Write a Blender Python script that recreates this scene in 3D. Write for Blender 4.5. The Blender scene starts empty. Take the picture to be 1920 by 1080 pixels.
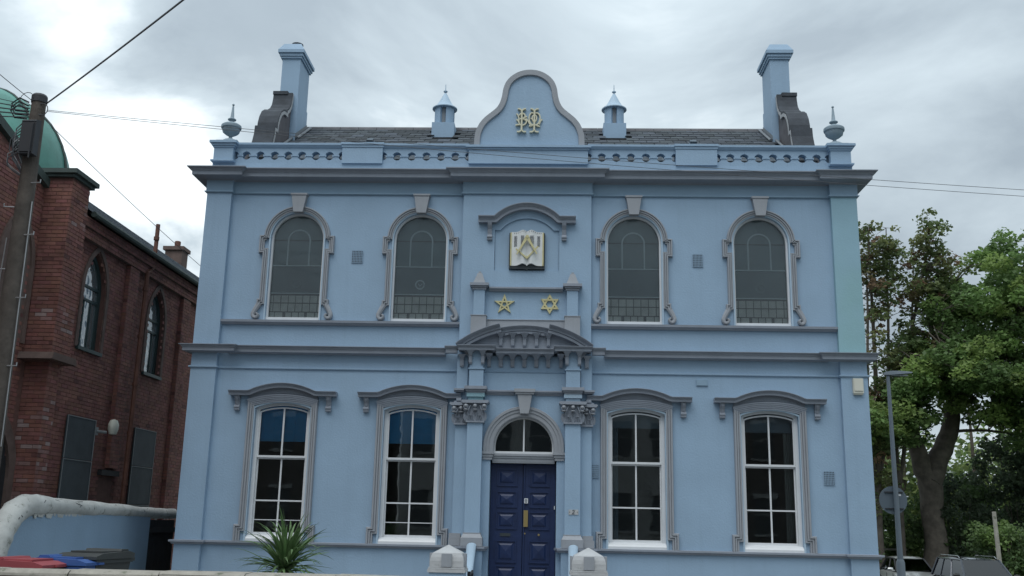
import bpy, bmesh, math, random
import numpy as np
from mathutils import Vector, Matrix
R = math.radians
rnd = random.Random(7)
sc = bpy.context.scene
col = sc.collection

# ------------------------------------------------------------ camera
YAW, PITCH, ROLL = -0.0426, 0.2307, 0.0211
r0 = Vector((math.cos(YAW), -math.sin(YAW), 0))
fw = Vector((math.sin(YAW)*math.cos(PITCH), math.cos(YAW)*math.cos(PITCH), math.sin(PITCH)))
u0 = r0.cross(fw)
rt = r0*math.cos(ROLL) + u0*math.sin(ROLL)
up = u0*math.cos(ROLL) - r0*math.sin(ROLL)
camd = bpy.data.cameras.new('camera'); cam = bpy.data.objects.new('camera', camd); col.objects.link(cam)
m = Matrix.Identity(4)
for i in range(3):
    m[i][0], m[i][1], m[i][2] = rt[i], up[i], -fw[i]
m[0][3], m[1][3], m[2][3] = 0.5192, -18.5, 1.6
cam.matrix_world = m
camd.sensor_width = 36; camd.lens = 1850/1920*36; camd.clip_end = 3000; camd.clip_start = .05
sc.camera = cam

# ------------------------------------------------------------ light
SUN_EL, SUN_AZ = R(62), R(200)        # azimuth measured clockwise from +Y
sund = bpy.data.lights.new('sun', 'SUN'); sund.energy = 1.1; sund.angle = R(40); sund.color = (1, .985, .96)
sun = bpy.data.objects.new('sun', sund); col.objects.link(sun)
sdir = Vector((math.sin(SUN_AZ)*math.cos(SUN_EL), math.cos(SUN_AZ)*math.cos(SUN_EL), math.sin(SUN_EL)))
sun.rotation_euler = (-sdir).to_track_quat('-Z', 'Y').to_euler()
sc.view_settings.view_transform = 'Standard'; sc.view_settings.look = 'None'
sc.view_settings.gamma = 1; sc.view_settings.use_curve_mapping = False; sc.view_settings.exposure = 0.47

world = bpy.data.worlds.new('World'); sc.world = world; world.use_nodes = True
def build_world():
    nt = world.node_tree; nt.nodes.clear(); N = nt.nodes.new; L = nt.links.new
    out = N('ShaderNodeOutputWorld'); bg = N('ShaderNodeBackground'); L(bg.outputs[0], out.inputs[0])
    bg.inputs[1].default_value = 0.1
    sky = N('ShaderNodeTexSky'); sky.sky_type = 'NISHITA'; sky.sun_disc = False
    sky.sun_elevation = SUN_EL; sky.sun_rotation = SUN_AZ
    tc = N('ShaderNodeTexCoord'); D = tc.outputs['Generated']
    def math_(op, a, b=None, clamp=False):
        n = N('ShaderNodeMath'); n.operation = op; n.use_clamp = clamp
        for i, v in enumerate((a, b)):
            if v is None: continue
            if hasattr(v, 'is_output'): L(v, n.inputs[i])
            else: n.inputs[i].default_value = v
        return n.outputs[0]
    def mixc(f, a, b, mode='MIX'):
        n = N('ShaderNodeMix'); n.data_type = 'RGBA'; n.blend_type = mode
        for s, v in ((0, f), (6, a), (7, b)):
            if hasattr(v, 'is_output'): L(v, n.inputs[s])
            else: n.inputs[s].default_value = v
        return n.outputs[2]
    # cloud sheet: directions projected on a plane overhead, so that clouds flatten towards the horizon
    sep = N('ShaderNodeSeparateXYZ'); L(D, sep.inputs[0])
    zz = math_('ADD', math_('MAXIMUM', sep.outputs[2], 0.0), 0.22)
    cx = math_('DIVIDE', sep.outputs[0], zz); cy = math_('DIVIDE', sep.outputs[1], zz)
    cmb = N('ShaderNodeCombineXYZ'); L(cx, cmb.inputs[0]); L(cy, cmb.inputs[1]); cmb.inputs[2].default_value = 3.1
    def noise(scale, detail, rough, dist=0.0, off=(0, 0, 0)):
        mp = N('ShaderNodeMapping'); L(cmb.outputs[0], mp.inputs[0]); mp.inputs['Location'].default_value = off
        n = N('ShaderNodeTexNoise'); L(mp.outputs[0], n.inputs['Vector']); n.inputs['Scale'].default_value = scale
        n.inputs['Detail'].default_value = detail; n.inputs['Roughness'].default_value = rough
        n.inputs['Distortion'].default_value = dist
        return n.outputs[0]
    n1 = noise(1.9, 7, .55, .35, (2.3, 1.2, 0)); n2 = noise(.8, 3, .5, .3, (5.1, 0.4, 0))
    v = math_('ADD', math_('MULTIPLY', n1, .62), math_('MULTIPLY', n2, .38))
    mr = N('ShaderNodeMapRange'); L(v, mr.inputs[0]); mr.inputs[1].default_value = .40; mr.inputs[2].default_value = .60
    f = mr.outputs[0]
    # thin places where the sun's glow comes through, upper left of the hall
    def lobe(d, k, amp):
        dn = Vector(d).normalized()
        dp = N('ShaderNodeVectorMath'); dp.operation = 'DOT_PRODUCT'; L(D, dp.inputs[0]); dp.inputs[1].default_value = dn
        return math_('MULTIPLY', math_('POWER', math_('MAXIMUM', dp.outputs['Value'], 0.0), k), amp)
    g = lobe((-.41, .80, .44), 260, .62)
    g = math_('ADD', g, lobe((-.355, .875, .315), 240, .62))
    g = math_('ADD', g, lobe((-.15, .92, .36), 300, .35))
    g = math_('ADD', g, lobe((-.40, .885, .24), 160, .40))
    g = math_('ADD', g, lobe((.13, .92, .36), 90, .16))
    gm = math_('MULTIPLY', g, math_('SUBTRACT', math_('MULTIPLY', n1, 4.4), 1.15))
    f2 = math_('ADD', math_('MULTIPLY', f, .62), gm, clamp=True)
    cr = N('ShaderNodeValToRGB'); L(f2, cr.inputs[0])
    e = cr.color_ramp.elements
    e[0].position = 0; e[0].color = (.315, .375, .425, 1)
    e[1].position = 1; e[1].color = (.90, .97, 1, 1)
    x = cr.color_ramp.elements.new(.5); x.color = (.50, .58, .63, 1)
    # overcast luminance rises gently from the horizon to the zenith
    el = math_('ADD', math_('MULTIPLY', math_('MAXIMUM', sep.outputs[2], 0.0), .75), .72)
    cl = N('ShaderNodeVectorMath'); cl.operation = 'SCALE'; L(cr.outputs[0], cl.inputs[0]); L(math_('MULTIPLY', el, 10.0), cl.inputs['Scale'])
    fin = mixc(.95, sky.outputs[0], cl.outputs[0])
    L(fin, bg.inputs[0])
build_world()

# ------------------------------------------------------------ materials
MATS = {}
def mat(name, color, rough=.7, var=.0, vscale=2.0, bump=0.0, bscale=40.0, streak=0.0, metal=0.0, spec=.5, attr=False, tint=None, trans=0.0, coat=0.0, grime=None):
    mt = bpy.data.materials.new(name); mt.use_nodes = True
    nt = mt.node_tree; N = nt.nodes.new; L = nt.links.new
    b = nt.nodes['Principled BSDF']
    b.inputs['Roughness'].default_value = rough; b.inputs['Metallic'].default_value = metal
    b.inputs['Specular IOR Level'].default_value = spec; b.inputs['Coat Weight'].default_value = coat
    tc = N('ShaderNodeTexCoord')
    c = tuple(color)+(1,)
    cur = None
    def mix(f, a, bb, mode='MIX'):
        n = N('ShaderNodeMix'); n.data_type = 'RGBA'; n.blend_type = mode
        for s, v in ((0, f), (6, a), (7, bb)):
            if hasattr(v, 'is_output'): L(v, n.inputs[s])
            else: n.inputs[s].default_value = v
        return n.outputs[2]
    def noise(scale, detail=4, vec=None, rough=.55):
        n = N('ShaderNodeTexNoise'); L(vec if vec else tc.outputs['Object'], n.inputs['Vector'])
        n.inputs['Scale'].default_value = scale; n.inputs['Detail'].default_value = detail; n.inputs['Roughness'].default_value = rough
        return n.outputs[0]
    def ramp(v, a, bb, lo=0.0, hi=1.0):
        n = N('ShaderNodeMapRange'); L(v, n.inputs[0])
        n.inputs[1].default_value = a; n.inputs[2].default_value = bb; n.inputs[3].default_value = lo; n.inputs[4].default_value = hi
        return n.outputs[0]
    if attr:
        a = N('ShaderNodeAttribute'); a.attribute_name = 'Col'; cur = a.outputs['Color']
        cur = mix(1.0, c, cur, 'MULTIPLY')
    else: cur = c
    if tint:
        cur = mix(ramp(noise(vscale*.6, 3), .42, .62), cur, tuple(tint)+(1,))
    if var:
        k = ramp(noise(vscale, 6, rough=.6), .3, .7, 1-var, 1+var)
        n = N('ShaderNodeVectorMath'); n.operation = 'SCALE'
        if hasattr(cur, 'is_output'): L(cur, n.inputs[0])
        else: n.inputs[0].default_value = cur[:3]
        L(k, n.inputs['Scale']); cur = n.outputs[0]
    if streak:
        mp = N('ShaderNodeMapping'); L(tc.outputs['Object'], mp.inputs[0]); mp.inputs['Scale'].default_value = (7, 7, .35)
        s = ramp(noise(1.0, 5, mp.outputs[0], .65), .52, .75, 0, streak)
        cur = mix(s, cur, tuple(v*.55 for v in color)+(1,))
    if grime:
        cur = mix(ramp(noise(grime[1], 6, rough=.7), grime[2], grime[2]+.12), cur, tuple(grime[0])+(1,))
    if hasattr(cur, 'is_output'): L(cur, b.inputs['Base Color'])
    else: b.inputs['Base Color'].default_value = cur
    if bump:
        bp_ = N('ShaderNodeBump'); bp_.inputs['Strength'].default_value = bump; bp_.inputs['Distance'].default_value = .01
        L(noise(bscale, 5), bp_.inputs['Height']); L(bp_.outputs[0], b.inputs['Normal'])
    if trans:
        o = nt.nodes['Material Output']; t = N('ShaderNodeBsdfTranslucent'); ms = N('ShaderNodeMixShader'); ms.inputs[0].default_value = trans
        if hasattr(cur, 'is_output'): L(cur, t.inputs[0])
        else: t.inputs[0].default_value = cur
        L(b.outputs[0], ms.inputs[1]); L(t.outputs[0], ms.inputs[2]); L(ms.outputs[0], o.inputs[0])
    MATS[name] = mt
    return mt
def glassmat(name, tint=(.8, .85, .85), rough=.02, refl=1.5, haze_sheen=None, haze_sheen_f=0.0, wob=.0):
    mt = bpy.data.materials.new(name); mt.use_nodes = True
    nt = mt.node_tree; nt.nodes.clear(); N = nt.nodes.new; L = nt.links.new
    o = N('ShaderNodeOutputMaterial'); t = N('ShaderNodeBsdfTransparent'); t.inputs[0].default_value = tuple(tint)+(1,)
    g = N('ShaderNodeBsdfGlossy'); g.inputs['Roughness'].default_value = rough
    fr = N('ShaderNodeFresnel'); fr.inputs[0].default_value = refl
    if wob:
        tc = N('ShaderNodeTexCoord'); n = N('ShaderNodeTexNoise'); n.inputs['Scale'].default_value = 2.2; n.inputs['Detail'].default_value = 2
        L(tc.outputs['Object'], n.inputs['Vector']); bp_ = N('ShaderNodeBump'); bp_.inputs['Strength'].default_value = wob; bp_.inputs['Distance'].default_value = .05
        L(n.outputs[0], bp_.inputs['Height']); L(bp_.outputs[0], g.inputs['Normal'])
    base = t.outputs[0]
    if haze_sheen:
        d = N('ShaderNodeBsdfDiffuse'); d.inputs[0].default_value = tuple(haze_sheen)+(1,)
        m0 = N('ShaderNodeMixShader'); m0.inputs[0].default_value = haze_sheen_f; L(base, m0.inputs[1]); L(d.outputs[0], m0.inputs[2]); base = m0.outputs[0]
    ms = N('ShaderNodeMixShader'); L(fr.outputs[0], ms.inputs[0]); L(base, ms.inputs[1]); L(g.outputs[0], ms.inputs[2]); L(ms.outputs[0], o.inputs[0])
    MATS[name] = mt; return mt

BLUE = (.278, .398, .528)
mat('paint_blue', BLUE, .62, var=.07, vscale=.9, bump=.45, bscale=30, streak=.12)
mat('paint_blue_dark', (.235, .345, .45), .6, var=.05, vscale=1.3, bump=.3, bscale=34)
mat('paint_pale', (.38, .50, .61), .55, var=.06, vscale=2, bump=.25, bscale=40, streak=.12)
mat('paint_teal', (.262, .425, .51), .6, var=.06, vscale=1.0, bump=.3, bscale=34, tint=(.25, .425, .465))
mat('paint_grey', (.255, .285, .335), .6, var=.07, vscale=3, bump=.25, bscale=45, streak=.2)
mat('paint_mauve', (.295, .315, .345), .6, var=.06, vscale=3, bump=.25, bscale=45, streak=.15)
mat('coping_grey', (.42, .43, .44), .75, var=.12, vscale=5, bump=.4, bscale=30, grime=((.25, .26, .24), 6, .58))
mat('paint_stone', (.24, .31, .36), .7, var=.12, vscale=8, bump=.3)
mat('paint_white', (.66, .68, .70), .45, var=.04, vscale=4, bump=.1)
mat('weathered_scroll', (.048, .056, .068), .85, var=.25, vscale=5, bump=.5, bscale=25)
mat('scroll_side', (.125, .12, .13), .85, var=.2, vscale=4, bump=.5, bscale=25)
mat('gold', (.55, .50, .27), .45, var=.12, vscale=12, metal=.15)
mat('cream', (.62, .60, .45), .5, var=.08, vscale=12)
mat('book_page', (.66, .68, .68), .6, var=.05, vscale=8)
mat('book_cover', (.035, .045, .05), .5)
mat('ink', (.06, .07, .09), .7)
mat('door_navy', (.007, .021, .078), .5, var=.12, vscale=6, bump=.06, coat=.05)
mat('brass', (.42, .32, .14), .4, metal=.7)
mat('slate', (.068, .082, .098), .75, attr=True, var=.3, vscale=7, bump=.5, bscale=40, spec=.2, grime=((.14, .16, .165), 4, .60))
mat('ridge_tile', (.13, .13, .14), .8, var=.2, vscale=5, bump=.4)
mat('lead', (.20, .22, .24), .6, var=.1)
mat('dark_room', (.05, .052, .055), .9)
mat('room_floor', (.07, .07, .07), .8)
mat('room_wall', (.20, .20, .19), .9)
mat("blind_blue", (.10, .46, .90), .8, var=.1, vscale=2)
mat('blind_grey', (.24, .30, .38), .8, var=.1, vscale=2)
mat('curtain', (.35, .36, .36), .9)
mat('vent_metal', (.07, .10, .13), .6)
mat('box_cream', (.62, .62, .54), .5)
mat('quarry_glass', (.36, .385, .37), .35, var=.2, vscale=5)
mat('quarry_dark', (.04, .05, .055), .35)
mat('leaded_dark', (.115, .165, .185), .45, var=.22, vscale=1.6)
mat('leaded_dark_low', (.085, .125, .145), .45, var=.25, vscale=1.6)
mat('lead_line', (.42, .50, .54), .5)
mat('lead_black', (.03, .035, .04), .5)
glassmat('glass', (.82, .86, .86), .015, 1.75, wob=.018)
glassmat('glass_cover', (.93, .95, .95), .05, 1.4, haze_sheen=(.3, .36, .4), haze_sheen_f=.06)
glassmat('glass_church', (.55, .62, .62), .03, 5.0, haze_sheen=(.5, .58, .6), haze_sheen_f=.35, wob=.35)  # pale diffuse layer put in to brighten the panes like reflected sky
glassmat('car_glass', (.35, .40, .45), .02, 1.85)

# ------------------------------------------------------------ mesh collector
class MB:
    def __init__(s): s.v = []; s.f = []; s.c = []; s.cc = None
    def add(s, vs, fs):
        b = len(s.v); s.v += [tuple(p) for p in vs]; s.f += [tuple(b+i for i in q) for q in fs]
        if s.cc is not None: s.c += [s.cc]*len(fs)
        return s
    def box(s, x0, x1, y0, y1, z0, z1):
        if x0 > x1: x0, x1 = x1, x0
        return s.add([(x, y, z) for z in (z0, z1) for y in (y0, y1) for x in (x0, x1)],
                     [(0, 2, 3, 1), (4, 5, 7, 6), (0, 1, 5, 4), (2, 6, 7, 3), (0, 4, 6, 2), (1, 3, 7, 5)])
    def frustum(s, cx, cy, z0, z1, a0, b0, a1, b1):
        return s.add([(cx+sx*(a0 if z == z0 else a1), cy+sy*(b0 if z == z0 else b1), z) for z in (z0, z1) for sy in (-1, 1) for sx in (-1, 1)],
                     [(0, 2, 3, 1), (4, 5, 7, 6), (0, 1, 5, 4), (2, 6, 7, 3), (0, 4, 6, 2), (1, 3, 7, 5)])
    def prism(s, poly, y0, y1):          # poly in (x,z), extruded along y
        n = len(poly)
        return s.add([(x, y0, z) for x, z in poly]+[(x, y1, z) for x, z in poly],
                     [tuple(range(n)), tuple(range(2*n-1, n-1, -1))]+[(i, (i+1) % n, n+(i+1) % n, n+i) for i in range(n)])
    def prism_x(s, poly, x0, x1):        # poly in (y,z), extruded along x
        n = len(poly)
        return s.add([(x0, y, z) for y, z in poly]+[(x1, y, z) for y, z in poly],
                     [tuple(range(n)), tuple(range(2*n-1, n-1, -1))]+[(i, (i+1) % n, n+(i+1) % n, n+i) for i in range(n)])
    def loft(s, rings, cap=True, closed=True):
        n = len(rings[0]); vs = [p for r in rings for p in r]; fs = []
        for k in range(len(rings)-1):
            for i in range(n if closed else n-1):
                j = (i+1) % n; fs.append((k*n+i, k*n+j, (k+1)*n+j, (k+1)*n+i))
        if cap: fs += [tuple(range(n-1, -1, -1)), tuple((len(rings)-1)*n+i for i in range(n))]
        return s.add(vs, fs)
    def sweep2(s, path, prof, put, side=1):   # path in a plane, mitred; prof (n, w); put(a,b,w)->xyz
        P = [Vector(p) for p in path]; n = len(P); rings = []
        for i in range(n):
            d0 = (P[i]-P[i-1]).normalized() if i > 0 else None
            d1 = (P[i+1]-P[i]).normalized() if i < n-1 else None
            if d0 is None: d0 = d1
            if d1 is None: d1 = d0
            n0 = Vector((-d0.y, d0.x))*side; n1 = Vector((-d1.y, d1.x))*side
            mv = n0+n1
            if mv.length < 1e-6: mv = n0
            mv.normalize(); k = 1/max(.35, mv.dot(n0))
            rings.append([put(P[i].x+mv.x*k*a, P[i].y+mv.y*k*a, w) for a, w in prof])
        return s.loft(rings)
    def sweep_xz(s, path, prof, side=1): return s.sweep2(path, prof, lambda a, b, w: (a, w, b), side)
    def sweep_plan(s, path, prof, side=-1): return s.sweep2(path, prof, lambda a, b, w: (a, b, w), side)
    def lathe(s, prof, cx=0, cy=0, cz=0, n=16, flute=0, fr=(0, 0)):
        rings = []
        for r, z in prof:
            ring = []
            for i in range(n):
                a = 2*math.pi*i/n; q = r
                if flute and fr[0] <= z <= fr[1]: q = r*(1-.07*(i % 2))
                ring.append((cx+q*math.cos(a), cy+q*math.sin(a), cz+z))
            rings.append(ring)
        return s.loft(rings)
    def tube(s, pts, rad, n=8, cap=True):
        P = [Vector(p) for p in pts]; rings = []
        rads = rad if hasattr(rad, '__len__') else [rad]*len(P)
        prev = None
        for i in range(len(P)):
            d = (P[min(i+1, len(P)-1)]-P[max(i-1, 0)]).normalized()
            if prev is None: a = d.orthogonal().normalized()
            else:
                a = prev-d*prev.dot(d)
                a = a.normalized() if a.length > 1e-5 else d.orthogonal().normalized()
            prev = a; b = d.cross(a)
            rings.append([tuple(P[i]+(a*math.cos(2*math.pi*k/n)+b*math.sin(2*math.pi*k/n))*rads[i]) for k in range(n)])
        return s.loft(rings, cap)
    def mesh(s, name, smooth=False):
        me = bpy.data.meshes.new(name); me.from_pydata(s.v, [], s.f)
        if s.c:
            at = me.color_attributes.new('Col', 'FLOAT_COLOR', 'CORNER'); arr = []
            for p, c in zip(me.polygons, s.c): arr += list(c)*p.loop_total
            at.data.foreach_set('color', arr)
        bm = bmesh.new(); bm.from_mesh(me); bmesh.ops.recalc_face_normals(bm, faces=bm.faces); bm.to_mesh(me); bm.free()
        if smooth:
            me.polygons.foreach_set('use_smooth', [True]*len(me.polygons))
            try: me.set_sharp_from_angle(angle=R(42))
            except Exception: pass
        return me
    def build(s, name, material, parent=None, smooth=False, loc=None):
        return mk(name, s.mesh(name, smooth), material, parent, loc)
def mk(name, me, material=None, parent=None, loc=None):
    o = bpy.data.objects.new(name, me); col.objects.link(o)
    if material and not me.materials: me.materials.append(MATS[material])
    if parent: o.parent = parent
    if loc is not None: o.location = loc
    return o
def thing(name, label, cat, loc=(0, 0, 0), rz=0, group=None):
    o = bpy.data.objects.new(name, None); col.objects.link(o); o.location = loc; o.rotation_euler = (0, 0, rz); o.empty_display_size = .2
    o['label'] = label; o['category'] = cat
    if group: o['group'] = group
    return o
def tag(o, label=None, cat=None, group=None, kind=None):
    for k, v in (('label', label), ('category', cat), ('group', group), ('kind', kind)):
        if v: o[k] = v
    return o
def arc(cx, cz, r, a0, a1, n):
    return [(cx+r*math.cos(R(a0+(a1-a0)*i/n)), cz+r*math.sin(R(a0+(a1-a0)*i/n))) for i in range(n+1)]
def segarc(cx, half, zs, rise, n=12):        # left to right over a shallow arch
    r = (half*half+rise*rise)/(2*rise); zc = zs+rise-r; a = math.degrees(math.asin(half/r))
    return arc(cx, zc, r, 90+a, 90-a, n)
def wall_strips(mb, x0, x1, z0, z1, y0, y1, ops):     # ops: (xl, xr, zbottom, arch points left->right)
    x = x0
    for xl, xr, zb, ar in sorted(ops, key=lambda o: o[0]):
        if xl > x+1e-6: mb.box(x, xl, y0, y1, z0, z1)
        if zb > z0+1e-6: mb.box(xl, xr, y0, y1, z0, zb)
        mb.prism([(xl, z1)]+([(xl, ar[0][1])] if abs(ar[0][0]-xl) > 1e-6 else [])+ar+([(xr, ar[-1][1])] if abs(ar[-1][0]-xr) > 1e-6 else [])+[(xr, z1)], y0, y1)
        x = xr
    if x < x1-1e-6: mb.box(x, x1, y0, y1, z0, z1)

# ------------------------------------------------------------ ground
def gh(x, y):
    def ss(a, b, t):
        t = max(0, min(1, (t-a)/(b-a))); return t*t*(3-2*t)
    return -.8*ss(6.8, 9.3, x)*ss(-8, 3, y)-.27*ss(9.3, 12, x)*ss(6, 14, y)
mat('earth', (.10, .11, .08), .95, var=.3, vscale=.8, bump=.5, bscale=6)
mat('asphalt', (.055, .056, .06), .9, var=.15, vscale=3, bump=.5, bscale=60)
mat('paving', (.22, .215, .205), .85, var=.15, vscale=2, bump=.3, bscale=30)
mat('grass_mat', (.05, .085, .025), .9, attr=False, var=.3, vscale=1.5)
def sheet(name, x0, x1, y0, y1, m_, dz, nx, ny, kind='structure'):
    mb = MB(); xs = [x0+(x1-x0)*i/nx for i in range(nx+1)]; ys = [y0+(y1-y0)*j/ny for j in range(ny+1)]
    vs = [(x, y, gh(x, y)+dz) for y in ys for x in xs]
    fs = [(j*(nx+1)+i, j*(nx+1)+i+1, (j+1)*(nx+1)+i+1, (j+1)*(nx+1)+i) for j in range(ny) for i in range(nx)]
    mb.add(vs, fs); o = mb.build(name, m_, smooth=True); o['kind'] = kind; return o
mb = MB()
xs = [-400, -150, -60, -20]+[6+.5*i for i in range(9)]+[11, 12, 14, 20, 40, 80, 200, 400]
ys = [-400, -150, -50, -20]+[-8+1*i for i in range(12)]+[6, 8, 10, 12, 14, 30, 60, 150, 400]
vs = [(x, y, gh(x, y)) for y in ys for x in xs]; n = len(xs)
mb.add(vs, [(j*n+i, j*n+i+1, (j+1)*n+i+1, (j+1)*n+i) for j in range(len(ys)-1) for i in range(n-1)])
tag(mb.build('ground', 'earth', smooth=True), kind='structure')
sheet('front_road', -60, 60, -20.5, -11.2, 'asphalt', .012, 60, 4)
sheet('pavement', -60, 8.2, -11.0, -7.8, 'paving', .12, 40, 4)
sheet('pavement', -60, 60, -25, -20.7, 'paving', .12, 40, 4)
sheet('side_road', 10.4, 17.4, -11.2, 70, 'asphalt', .008, 10, 70)
sheet('forecourt', -7.2, 6.9, -7.4, .02, 'paving', .03, 20, 8)
mb = MB()
mb.box(-60, 8.3, -11.2, -11.0, -.05, .13); mb.box(-60, 60, -20.7, -20.5, -.05, .13)
tag(mb.build('kerb', 'paving'), kind='structure')

# ------------------------------------------------------------ the hall
HALL = thing('hall_building', 'two storey light blue stucco hall with grey trim, arched upper windows and curved gable', 'building')
UX = (-4.51, -2.075, 2.075, 4.51); GX = (-4.55, -2.095, 2.095, 4.55)
W2 = 6.35
def up_arch(cx, r, zs=6.9, n=18): return arc(cx, zs, r, 180, 0, n)
def gr_arch(cx, half=.53, zs=3.575, rise=.10): return segarc(cx, half, zs, rise, 12)
mb = MB()
ops = [(cx-.53, cx+.53, 1.12, gr_arch(cx)) for cx in GX]+[(-.6, .62, .35, arc(.01, 2.91, .61, 180, 0, 18))]
ops[-1] = (-.6, .62, .35, arc(.01, 2.91, .61, 180, 0, 18))
wall_strips(mb, -W2, W2, -.2, 4.7, 0, .35, ops)
wall_strips(mb, -W2, W2, 4.7, 8.25, 0, .35, [(cx-.53, cx+.53, 5.262, up_arch(cx, .53)) for cx in UX])
mb.build('front_wall', 'paint_blue', HALL)
mb = MB(); mb.box(-W2, -W2+.35, .352, 6.2, -.8, 8.25); mb.box(W2-.35, W2, .352, 6.2, -.8, 8.25)
mb.build('side_wall', 'paint_blue', HALL)
mb = MB(); mb.box(-W2, W2, 6.202, 6.5, -.8, 8.6); mb.build('back_wall', 'paint_blue', HALL)
mb = MB(); mb.box(-6, 6, 3.2, 3.3, .3, 8.2)
for x in (-3.3, -1.0, 1.0, 3.3): mb.box(x-.05, x+.05, .36, 3.2, .3, 8.2)
mb.build('inner_wall', 'room_wall', HALL)
mb = MB(); mb.box(-6, 6, .36, 3.2, .25, .32); mb.box(-6, 6, .36, 3.2, 4.55, 4.8); mb.box(-6, 6, .36, 6.15, 8.15, 8.24); mb.build('inner_floor', 'room_floor', HALL)

# corner pilasters and central bay
for s in (-1, 1):
    mb = MB(); mb.box(s*5.87, s*6.36, -.1, -.001, -.2, 4.6); mb.build('corner_pilaster', 'paint_blue', HALL)
    mb = MB(); mb.box(s*5.87, s*6.362, -.1, -.001, 4.735, 7.80); mb.box(s*5.87, s*6.362, -.1, -.001, 7.83, 8.25)
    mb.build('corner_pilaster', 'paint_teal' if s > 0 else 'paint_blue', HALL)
mb = MB()
wall_strips(mb, -1.25, 1.25, 4.75, 8.25, -.1, -.002, [(-.62, .63, 6.27, segarc(.005, .52, 7.08, .244, 14))])
mb.box(-.615, .625, -.065, -.003, 6.275, 7.33)
mb.build('central_bay', 'paint_blue', HALL)
mb = MB()
wall_strips(mb, -1.27, 1.27, -.2, 4.6, -.12, -.002, [(-.6, .62, .35, arc(.01, 2.91, .61, 180, 0, 18))])
mb.build('central_bay', 'paint_blue', HALL)

# string courses and cornices
def plan(c, yb=-.1, e=6.362, w=1.25, ybay=-.1, back=6.5):
    return [(-e, back), (-e, yb), (-5.87, yb), (-5.87, 0), (-w, 0), (-w, ybay), (w, ybay), (w, 0), (5.87, 0), (5.87, yb), (e, yb), (e, back)]
P0 = plan(0)
mb = MB(); mb.sweep_plan(P0, [(-.02, 8.055), (.02, 8.055), (.05, 8.075), (.245, 8.095), (.25, 8.105), (.25, 8.172), (.262, 8.176), (.262, 8.186), (.29, 8.215), (.335, 8.236), (.335, 8.252), (-.02, 8.27)])
mb.build('main_cornice', 'paint_grey', HALL)
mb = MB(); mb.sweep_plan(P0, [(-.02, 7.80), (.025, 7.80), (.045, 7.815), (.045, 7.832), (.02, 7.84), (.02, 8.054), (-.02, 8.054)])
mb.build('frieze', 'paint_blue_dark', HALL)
# parapet base
mb = MB(); mb.sweep_plan([(-6.34, 3.0), (-6.34, -.06), (6.34, -.06), (6.34, 3.0)], [(-.30, 8.26), (.02, 8.26), (.02, 8.30), (-.01, 8.31), (-.01, 8.445), (-.30, 8.445)])
mb.build('parapet_base', 'paint_blue', HALL)
CPL = [(-6.362, 6.5), (-6.362, -.1), (-5.66, -.1), (-5.66, 0), (-1.5, 0)]
MIDP = [(-.02, 4.59), (.03, 4.59), (.05, 4.605), (.145, 4.612), (.145, 4.668), (.152, 4.672), (.168, 4.70), (.205, 4.722), (.205, 4.732), (-.02, 4.755)]
for s in (-1, 1):
    mb = MB(); mb.sweep_plan([(-s*x, y) if s < 0 else (x, y) for x, y in []] or [(x if s < 0 else -x, y) for x, y in CPL], MIDP, side=-1 if s < 0 else 1)
    mb.build('middle_cornice', 'paint_grey', HALL)
    q = [(-6.362, 6.5), (-6.362, -.1), (-5.87, -.1), (-5.87, 0), (-1.27, 0)]
    mb = MB(); mb.sweep_plan([(x if s < 0 else -x, y) for x, y in q], [(-.02, 4.30), (.02, 4.30), (.035, 4.315), (.035, 4.338), (-.02, 4.35)], side=-1 if s < 0 else 1)
    mb.build('string_moulding', 'paint_blue', HALL)
    mb = MB(); mb.sweep_plan([(x if s < 0 else -x, y) for x, y in [(-6.362, 6.5), (-6.362, -.1), (-5.87, -.1), (-5.87, 0), (-1.3, 0)]], [(-.02, 1.05), (.035, 1.05), (.05, 1.075), (.08, 1.09), (.08, 1.122), (-.02, 1.13)], side=-1 if s < 0 else 1)
    mb.build('sill_course', 'paint_grey', HALL)
    mb = MB(); mb.prism_x([(0, 5.165), (-.045, 5.165), (-.06, 5.19), (-.095, 5.205), (-.10, 5.25), (0, 5.262)], s*1.252, s*5.868)
    mb.build('upper_sill', 'paint_grey', HALL)

# roof
def rz_(y): return 8.41+.63*y
mb = MB()
mb.prism_x([(.25, rz_(.25)-.03), (3.6, rz_(3.6)-.03), (6.4, rz_(0)+.3), (6.4, 8.2), (.25, 8.2)], -5.5, 5.5)
mb.build('roof', 'slate', HALL)
slope = math.atan(.63)
sm = MB(); sm.cc = (1, 1, 1, 1)
sm.box(-.147, .147, 0, .36, 0, .012)
slate_meshes = []
for k in range(7):
    sm = MB(); g = rnd.uniform(.55, 1.6); sm.cc = (g, g*rnd.uniform(.97, 1.0), g*rnd.uniform(.93, 1.0), 1)
    sm.box(-.140, .140, 0, .36, 0, .020); slate_meshes.append(sm.mesh('slate'))
cs, sn = math.cos(slope), math.sin(slope)
nr = 0
for r_ in range(7):
    d = (3.6-.02)/cs-.27*(r_+1)-.02          # distance up the slope of the slate's lower edge
    y = d*cs
    for k in range(38):
        x = -5.5+.15+(r_ % 2)*.145+k*.2935
        if x > 5.4: continue
        if any(abs(x-c)<.28 and 2.55<y+.15<3.5 for c in (-2.08, 1.905)): continue
        o = mk('slate', slate_meshes[rnd.randrange(7)], 'slate', HALL)
        o.location = (x, y, rz_(y)-.01+.012+rnd.uniform(0, .006)); o.rotation_euler = (slope-.030+rnd.uniform(-.006, .006), 0, rnd.uniform(-.012, .012)); nr += 1
mb = MB()
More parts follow.
